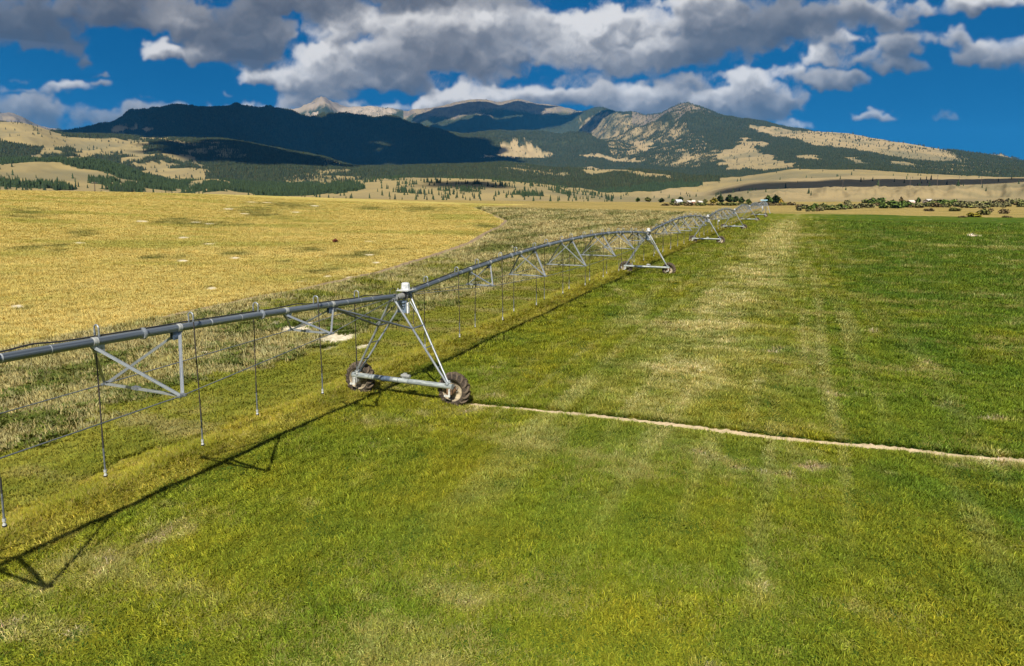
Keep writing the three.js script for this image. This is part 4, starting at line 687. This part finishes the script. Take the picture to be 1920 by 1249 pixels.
{
  // the sight line over the land along every bearing, so that only trees that can be seen are set
  const NS = 1100, RS = growing(600, 13500, 520), top = [];
  for (let i = 0; i <= NS; i++) { const az = lerp(-.76, .76, i / NS), row = new Float32Array(RS.length); let m = -1; for (let j = 0; j < RS.length; j++) { row[j] = m; const x = Math.sin(az) * RS[j], z = -Math.cos(az) * RS[j]; m = Math.max(m, (heightAt(x, z) - EYE) / RS[j]); } top.push(row); }
  const seen = (az, d, h) => { const i = Math.round((az + .76) / 1.52 * NS), j = Math.floor(Math.log(d / 600) / Math.log(13500 / 600) * 520); return i >= 0 && i <= NS && (h - EYE) / d > (top[i][Math.max(0, j - 2)] ?? -1); };
  const r = rng(404), near = [], M = [], K = [], m4 = new THREE.Matrix4(), q = new THREE.Quaternion(), p = new THREE.Vector3(), sc = new THREE.Vector3();
  const R2 = 11800, R1 = 780;
  for (let i = 0; i < 2600000 && M.length < 16 * 330000; i++) {
    const az = lerp(-.74, .74, r()), d = Math.sqrt(R1 * R1 + r() * r() * (.35 + .65 * r()) * (R2 * R2 - R1 * R1)), x = Math.sin(az) * d, z = -Math.cos(az) * d, y = heightAt(x, z);
    if (!seen(az, d, y + 16)) continue;
    let [f, k, pl, base] = cover(x, z); const ax = CXP + Math.tan(az) * FOCAL;
    if (!base && f < .01) { const n = fbm(x / 120 + 8, z / 120, 3); f = d < 3400 ? (ax < 560 ? .006 + .05 * sstep(.12, .5, n) : ax < 1150 ? .006 + .06 * sstep(.05, .5, n) : d > 1150 ? .0012 : .0008) : 0; }
    else if (base && f < .01) f = .012;
    if (f > .5) f *= .55 + .6 * sstep(-.4, .3, fbm(x / 55, z / 55, 2));
    if (r() > f) continue;
    const h = (d < 1600 ? 7 : 9) * (.55 + .75 * r()) * (d > 4000 ? 1.35 : 1);
    if (d < 1750) near.push([d, x, y, z, h]);
    else {
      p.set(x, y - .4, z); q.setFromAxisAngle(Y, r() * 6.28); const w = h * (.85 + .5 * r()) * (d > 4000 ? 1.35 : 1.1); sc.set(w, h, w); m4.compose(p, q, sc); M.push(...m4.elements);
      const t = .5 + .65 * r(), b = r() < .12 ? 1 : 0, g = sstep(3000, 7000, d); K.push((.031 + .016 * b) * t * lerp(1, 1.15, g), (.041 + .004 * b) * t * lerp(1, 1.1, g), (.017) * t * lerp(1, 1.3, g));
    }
  }
  near.sort((a, b) => a[0] - b[0]);
  const proto = crownGeo.map((g, k) => crownMats.map((mat) => { const t = new THREE.Group(); mesh('trunk', trunkGeo, barkMat, t); mesh('crown', g, mat, t); return t; })).flat();
  const said = (ax, d) => ax < 560 ? ['dark conifer on the pale grassy foothills at the left', 'conifers on the left foothills'] : ax < 1180 ? ['dark conifer on the low pale ridge behind the golden field', 'conifers on the low middle ridge'] : ['single dark conifer on the tan benches at the right', 'conifers on the right benches'];
  near.forEach(([d, x, y, z, h], i) => {
    if (i < 300) {
      const t = proto[Math.floor(r() * proto.length)].clone(); t.name = numbered('conifer'); t.position.set(x, y - .3, z); t.rotation.y = r() * 6.28; t.scale.set(h * (.9 + .4 * r()), h, h * (.9 + .4 * r())); scene.add(t);
      const [label, group_] = said(CXP + FOCAL * x / -z, d); tag(t, label, 'conifer', group_);
    } else { p.set(x, y - .3, z); q.setFromAxisAngle(Y, r() * 6.28); sc.set(h * 1.1, h, h * 1.1); m4.compose(p, q, sc); M.push(...m4.elements); const t = .7 + .6 * r(); K.push(.025 * t, .040 * t, .017 * t); }
  });
  const o = new THREE.InstancedMesh(smallCrown, needleMat, M.length / 16); o.instanceMatrix = new THREE.InstancedBufferAttribute(new Float32Array(M), 16); o.instanceColor = new THREE.InstancedBufferAttribute(new Float32Array(K), 3);
  o.name = 'forest'; o.castShadow = o.receiveShadow = true; scene.add(o); tag(o, 'dark conifer forest covering the foothills and mountain slopes', 'forest', null, 'stuff');
  
}
// ---------------------------------------------------------------- clouds overhead, out of the picture's top edge, whose shadows lie on the mountains
const cloudMat = new THREE.MeshPhysicalMaterial({ color: new THREE.Color().setRGB(.9, .9, .9), roughness: 1, specularIntensity: 0 });
function cloud(targets, base, seed, label) {                                 // targets: [x, y, half width, half depth] of the shade on the land, as the photograph shows it
  const r = rng(seed), parts = [];
  for (const [px, py, rw, rd] of targets) {
    const [x, z, d] = landAt(px, py, 500), y = heightAt(x, z), t = (base - y) / SUN.y, az = Math.atan2(x, -z), cx = x + SUN.x * t, cz = z + SUN.z * t;
    const g = mergeVertices(new THREE.IcosahedronGeometry(1, 9).deleteAttribute('uv').deleteAttribute('normal'), 1e-4), P = g.attributes.position, ca = Math.cos(az), sa = Math.sin(az);
    for (let i = 0; i < P.count; i++) {
      let X = P.getX(i), Yy = P.getY(i), Z = P.getZ(i); const n = 1 + .55 * noise3(X * 1.6 + seed, Yy * 1.6, Z * 1.6) + .28 * noise3(X * 4 + seed, Yy * 4, Z * 4) + .13 * noise3(X * 9, Yy * 9 + seed, Z * 9);
      X *= n; Z *= n; Yy *= n; if (Yy < 0) Yy *= .25;
      const wx = X * rw, wz = Z * rd; P.setXYZ(i, cx + wx * ca - wz * sa, base + Yy * Math.min(rw, rd) * .45, cz + wx * sa + wz * ca);
    }
    g.computeVertexNormals(); parts.push(g);
  }
  return tag(mesh('cloud', parts, cloudMat), label, 'cloud', null, 'structure');
}
cloud([[250, 226, 420, 700], [330, 232, 600, 900], [440, 240, 600, 800], [560, 246, 520, 460], [650, 236, 400, 300], [480, 270, 420, 500], [585, 282, 380, 420], [455, 290, 240, 200], [530, 300, 220, 160], [420, 275, 200, 200]], 3300, 1, 'broad cloud high over the foothills, shading the dark wooded shoulder');
cloud([[805, 262, 260, 220], [820, 280, 420, 360], [865, 292, 330, 260], [780, 302, 300, 220], [690, 300, 420, 260], [840, 262, 300, 240]], 3300, 2, 'ragged cloud high over the middle of the range');
cloud([[780, 240, 500, 260], [860, 244, 560, 300], [940, 244, 420, 360], [905, 226, 260, 160], [1000, 225, 300, 280], [1050, 228, 260, 180]], 3600, 3, 'small cloud high before the main summit');
cloud([[905, 203, 700, 400], [830, 210, 400, 300], [975, 200, 300, 300]], 3700, 7, 'thin cloud over the main summit');
cloud([[1130, 215, 130, 200], [1110, 235, 160, 200]], 3500, 4, 'little cloud left of the right hand summit');
cloud([[880, 347, 58, 60], [905, 346, 40, 50]], 2600, 5, 'small puff of cloud above the low ridge');
cloud([[1420, 352, 60, 90], [1500, 347, 90, 110], [1580, 345, 110, 130], [1670, 343, 120, 120], [1760, 341, 120, 100], [1850, 338, 90, 80]], 2700, 6, 'long flat cloud above the tan benches');

// ---------------------------------------------------------------- bushes, trees, sheds and poles of the middle distance
function leafClump(n, seed, lumps) {                                         // leaf sprays spread through a few rounded masses
  const r = rng(seed), P = [], N = [], K = [];
  for (let i = 0; i < n; i++) {
    const b = lumps[Math.floor(r() * lumps.length)], u = r() * 2 - 1, a = r() * 6.283, q = Math.sqrt(1 - u * u), rr = Math.cbrt(.25 + .75 * r()), d = [Math.cos(a) * q, u, Math.sin(a) * q];
    const c = [b[0] + d[0] * b[3] * rr, Math.max(.02, b[1] + d[1] * b[4] * rr), b[2] + d[2] * b[3] * rr], s = .10 + .08 * r(), t = [r() - .5, r() - .5, r() - .5], e = [r() - .5, r() - .5, r() - .5];
    const lt = Math.hypot(...t), le = Math.hypot(...e); for (let k = 0; k < 3; k++) { t[k] *= s / lt; e[k] *= s / le; }
    const pts = [[c[0] - t[0], c[1] - t[1], c[2] - t[2]], [c[0] + t[0], c[1] + t[1], c[2] + t[2]], [c[0] + e[0] * 1.6, c[1] + e[1] * 1.6, c[2] + e[2] * 1.6]], sh = (.7 + .55 * r());
    for (const p of pts) { P.push(...p); N.push(d[0], d[1] + .4, d[2]); K.push(sh, sh, sh * .9); }
  }
  const g = new THREE.BufferGeometry(); g.setAttribute('position', new THREE.Float32BufferAttribute(P, 3)); g.setAttribute('normal', new THREE.Float32BufferAttribute(N, 3)); g.setAttribute('color', new THREE.Float32BufferAttribute(K, 3)); g.setAttribute('uv', new THREE.Float32BufferAttribute(new Array(P.length / 3 * 2).fill(0), 2)); return g;
}
const leafMat = (r, g, b) => new THREE.MeshPhysicalMaterial({ color: new THREE.Color().setRGB(r, g, b), vertexColors: true, roughness: .9, specularIntensity: .2, side: THREE.DoubleSide, name: 'leaves' });
const bushGeo = [0, 1, 2].map((k) => leafClump(260, 300 + k, [[0, .42, 0, .38, .4], [.34, .36, .1, .3, .34], [-.34, .34, -.08, .32, .33], [.08, .55, -.2, .26, .3]]));
const treeGeo = [0, 1].map((k) => leafClump(420, 320 + k, [[0, .55, 0, .3, .28], [.22, .48, .08, .24, .24], [-.22, .5, -.06, .24, .25], [.04, .78, .02, .22, .2], [-.1, .34, .14, .24, .2], [.16, .66, -.14, .2, .2]]));
const stemGeo = mergeGeometries([rod(v3(0, 0, 0), v3(.06, .4, .03), .02, 5, .01), rod(v3(0, 0, 0), v3(-.12, .38, -.04), .018, 5, .009), rod(v3(.02, 0, 0), v3(.16, .34, -.06), .016, 5, .008)]);
const boleGeo = mergeGeometries([rod(v3(0, 0, 0), v3(.01, .5, 0), .035, 6, .02), rod(v3(.01, .34, 0), v3(.18, .58, .05), .016, 5, .008), rod(v3(.01, .38, 0), v3(-.16, .62, -.04), .016, 5, .008)]);
const LEAF = { sage: leafMat(.21, .20, .10), willow: leafMat(.18, .19, .065), green: leafMat(.10, .15, .035), dark: leafMat(.045, .070, .022), yellow: leafMat(.26, .22, .03), gold: leafMat(.36, .24, .04), brown: leafMat(.21, .16, .085), red: leafMat(.16, .045, .03) };
function plantAt(kind, px, py, hpx, wide, leaf, seed, label, category, grp, from = 240) {   // stands where the photograph shows its foot
  const [x, z, d] = landAt(px, py, from), h = hpx / FOCAL * d, g = group(kind, x, heightAt(x, z) - .05, z, seed * 1.7), tree = kind.endsWith('tree');
  mesh(tree ? 'trunk' : 'stem', tree ? boleGeo : stemGeo, barkMat, g); mesh('crown', tree ? treeGeo[seed % 2] : bushGeo[seed % 3], leaf, g);
  const s = tree ? 1.0 : 1.12; g.scale.set(h * wide * s, h * s, h * wide * s); return tag(g, label, category, grp);
}
{
  const r = rng(808); let k = 0;
  // the band of creek-side bushes at the right
  const foot = curve([[1490, 396], [1520, 397], [1560, 395], [1620, 390], [1680, 391], [1760, 389], [1840, 391], [1925, 388]]);
  for (let i = 0; i < 120; i++) {
    const px = 1496 + i * 3.62 + (r() - .5) * 4, y = foot(px) - Math.pow(r(), 1.5) * 9, n = r(), leaf = px > 1635 && px < 1712 && n < .6 ? LEAF.green : n < .42 ? LEAF.sage : n < .72 ? LEAF.willow : n < .86 ? LEAF.brown : LEAF.green;
    plantAt('bush', px, y, 4.5 + 3.8 * r() + (leaf === LEAF.green ? 2 : 0), 1.0 + .7 * r(), leaf, k++, { [LEAF.green.uuid]: 'fresh green bush in the long hedge of brush beyond the field', [LEAF.sage.uuid]: 'grey-green bush in the long hedge of brush beyond the field', [LEAF.willow.uuid]: 'olive bush in the long hedge of brush beyond the field', [LEAF.brown.uuid]: 'brownish bush in the long hedge of brush beyond the field' }[leaf.uuid], 'bush', 'bushes of the brush hedge beyond the field');
  }
  for (const [px, y, h, w, leaf, label] of [[1845, 403, 10, 1.1, LEAF.willow, 'round olive bush alone in the tan grass at the right'], [1856, 398, 6, 1.3, LEAF.brown, 'small brown bush beside the round olive bush'], [1882, 401, 8, 1.3, LEAF.brown, 'lone dark bush nearest the right edge of the tan grass'], [1826, 407, 7, 2.4, LEAF.yellow, 'low wide yellow bush at the far field edge'], [1805, 408, 3, 3, LEAF.brown, 'low brown brush left of the wide yellow bush'], [1742, 396, 5, 2.6, LEAF.brown, 'low brown bush in front of the brush hedge'], [1790, 396, 6, 2.4, LEAF.willow, 'wide olive bush in front of the brush hedge'], [1888, 408, 3, 3, LEAF.brown, 'flat brown brush at the far field edge near the right side'], [629, 456, 9, .8, LEAF.red, 'single reddish brown weed standing in the golden grain']]) plantAt('bush', px, y, h, w, leaf, k++, label, 'bush', null, 30);
  // trees and shrubs round the homestead
  for (const [px, y, h, w, leaf, label] of [
    [1275, 381, 11, 1.1, LEAF.dark, 'dark leafy tree left of the white roofed sheds'], [1262, 381, 8, 1.2, LEAF.green, 'smaller green tree at the left end of the homestead'], [1296, 381, 7, 1.5, LEAF.yellow, 'low yellow tree behind the white sheds'], [1322, 382, 8, 1.2, LEAF.willow, 'olive tree just right of the white sheds'],
    [1338, 382, 10, 1.3, LEAF.yellow, 'round yellowish tree among the homestead trees'], [1351, 381, 13, 1.0, LEAF.dark, 'dark round tree beside the yellowish one'], [1368, 381, 14, 1.0, LEAF.dark, 'left one of three dark trees standing close together'], [1379, 381, 12, 1.0, LEAF.dark, 'middle one of three dark trees standing close together'], [1390, 382, 11, 1.0, LEAF.dark, 'right one of three dark trees standing close together'],
    [1404, 383, 9, 1.2, LEAF.green, 'green tree left of the pivot roof'], [1440, 384, 15, 1.1, LEAF.green, 'large green tree right behind the pivot roof'], [1453, 384, 16, 1.1, LEAF.dark, 'largest dark green tree of the clump right of the pivot'], [1464, 384, 10, 1.0, LEAF.gold, 'orange-gold tree at the right end of the clump'],
    [1215, 379, 9, 1.4, LEAF.willow, 'broad olive tree at the foot of the wooded slope'], [1196, 379, 8, 1.2, LEAF.green, 'green tree left of the broad olive tree'], [1240, 380, 8, 1.4, LEAF.dark, 'dark tree right of the broad olive tree'], [1675, 384, 8, .8, LEAF.dark, 'dark upright tree above the brush hedge'], [1690, 385, 13, .6, LEAF.brown, 'slim brownish tree rising from the brush hedge'], [1721, 385, 12, .7, LEAF.green, 'slim green tree beside the small ranch house'],
  ]) plantAt('leafy_tree', px, y, h, w, leaf, k++, label, 'tree');
  for (let i = 0; i < 26; i++) { const px = 1250 + i * 9.6 + (r() - .5) * 6; plantAt('bush', px, 384.5 + r() * 1.5, 4 + 2.5 * r(), 1.5 + r(), r() < .5 ? LEAF.brown : LEAF.willow, k++, 'low bush along the foot of the homestead trees', 'bush', 'low bushes at the homestead'); }
}
function shed(px, py, wpx, depth, hgt, roofH, wallC, roofC, label, category, turn) {
  const [x, z, d] = landAt(px, py, 240), w = wpx / FOCAL * d, g = group('shed', x, heightAt(x, z) - .1, z, turn), wm = new THREE.MeshStandardMaterial({ color: new THREE.Color().setRGB(...wallC), roughness: .85 }), rm = new THREE.MeshStandardMaterial({ color: new THREE.Color().setRGB(...roofC), roughness: .6 });
  mesh('wall', [box(w, hgt, depth, 0, hgt / 2, 0, .02), (() => { const s = new THREE.Shape(); s.moveTo(-depth / 2, 0); s.lineTo(depth / 2, 0); s.lineTo(0, roofH); s.closePath(); return new THREE.ExtrudeGeometry(s, { depth: w - .1, bevelEnabled: false }).rotateY(Math.PI / 2).translate(-w / 2 + .05, hgt, 0); })()], wm, g);
  const sl = Math.hypot(depth / 2, roofH) + .3, a = Math.atan2(roofH, depth / 2);
  for (const s of [-1, 1]) mesh('roof', new THREE.BoxGeometry(w + .5, .1, sl).rotateX(s * a).translate(0, hgt + roofH / 2 + .06, s * depth / 4), rm, g);
  mesh('door', box(w * .22, hgt * .75, .08, w * .12, hgt * .375, depth / 2 + .03), new THREE.MeshStandardMaterial({ color: new THREE.Color().setRGB(.08, .07, .06), roughness: .8 }), g);
  for (const q of [-.3, .36]) mesh('window', box(w * .12, hgt * .3, .06, w * q, hgt * .6, depth / 2 + .02), new THREE.MeshStandardMaterial({ color: new THREE.Color().setRGB(.05, .06, .08), roughness: .15 }), g);
  return tag(g, label, category);
}
shed(1272, 382.5, 10, 5, 1.6, 1.0, [.42, .42, .40], [.46, .50, .56], 'long shed with a pale bluish metal roof', 'shed', .1);
shed(1291, 383, 5, 4, 1.5, .7, [.45, .43, .40], [.48, .46, .44], 'small white shed between the long shed and the red one', 'shed', .3);
shed(1300, 383, 5, 4, 1.6, .9, [.30, .10, .08], [.55, .5, .46], 'small reddish shed beside the white ones', 'shed', -.2);
shed(1312, 383, 6, 4, 1.4, .7, [.45, .43, .42], [.5, .48, .46], 'low white shed at the right end of the homestead row', 'shed', .2);
shed(1741, 383.5, 9, 6, 2.4, 1.2, [.38, .33, .29], [.46, .44, .42], 'ranch house with a pale roof behind the brush hedge', 'house', .15);
shed(1708, 384, 7, 5, 2.0, .9, [.58, .42, .36], [.62, .52, .48], 'pinkish shed left of the ranch house', 'shed', -.1);
function pole(px, py, top, label, grp) {
  const [x, z, d] = landAt(px, py, 200), h = (py - top) / FOCAL * d * 1.02, g = group('utility_pole', x, heightAt(x, z) - .3, z, .5), m = new THREE.MeshStandardMaterial({ color: new THREE.Color().setRGB(.10, .075, .055), roughness: .95 });
  mesh('post', rod(v3(0, 0, 0), v3(0, h + .3, 0), .22, 8, .14), m, g); mesh('crossarm', box(2.4, .14, .12, 0, h - .3, .2, .01), m, g); mesh('insulator', [-1.05, -.5, .5, 1.05].map((q) => rod(v3(q, h - .23, .2), v3(q, h - .02, .2), .05, 6)), MAT.pale, g).userData.kind = 'stuff';
  return tag(g, label, 'utility pole', grp);
}
pole(178, 359.5, 344, 'lone wooden utility pole on the crest of the golden field');
[[1580, 353, 341], [1648, 353.5, 338], [1706, 352.5, 335], [1757, 351, 332], [1798, 349, 334], [1840, 347, 334]].forEach(([x, y, t], i) => pole(x, y, t, `${ordinal[i]} utility pole from the left on the shaded bench`, 'utility poles on the bench'));
{
  const [x, z] = landAt(1346, 425, 60), g = group('marker_post', x, heightAt(x, z), z, .4);
  mesh('post', rod(v3(0, 0, 0), v3(0, 1.25, 0), .06, 8), MAT.white, g); mesh('plate', box(.46, .3, .03, .18, 1.22, 0, .006), MAT.white, g);
  tag(g, 'white marker post with a small plate at the foot of the fourth tower', 'post');
}

renderer.render(scene, camera);
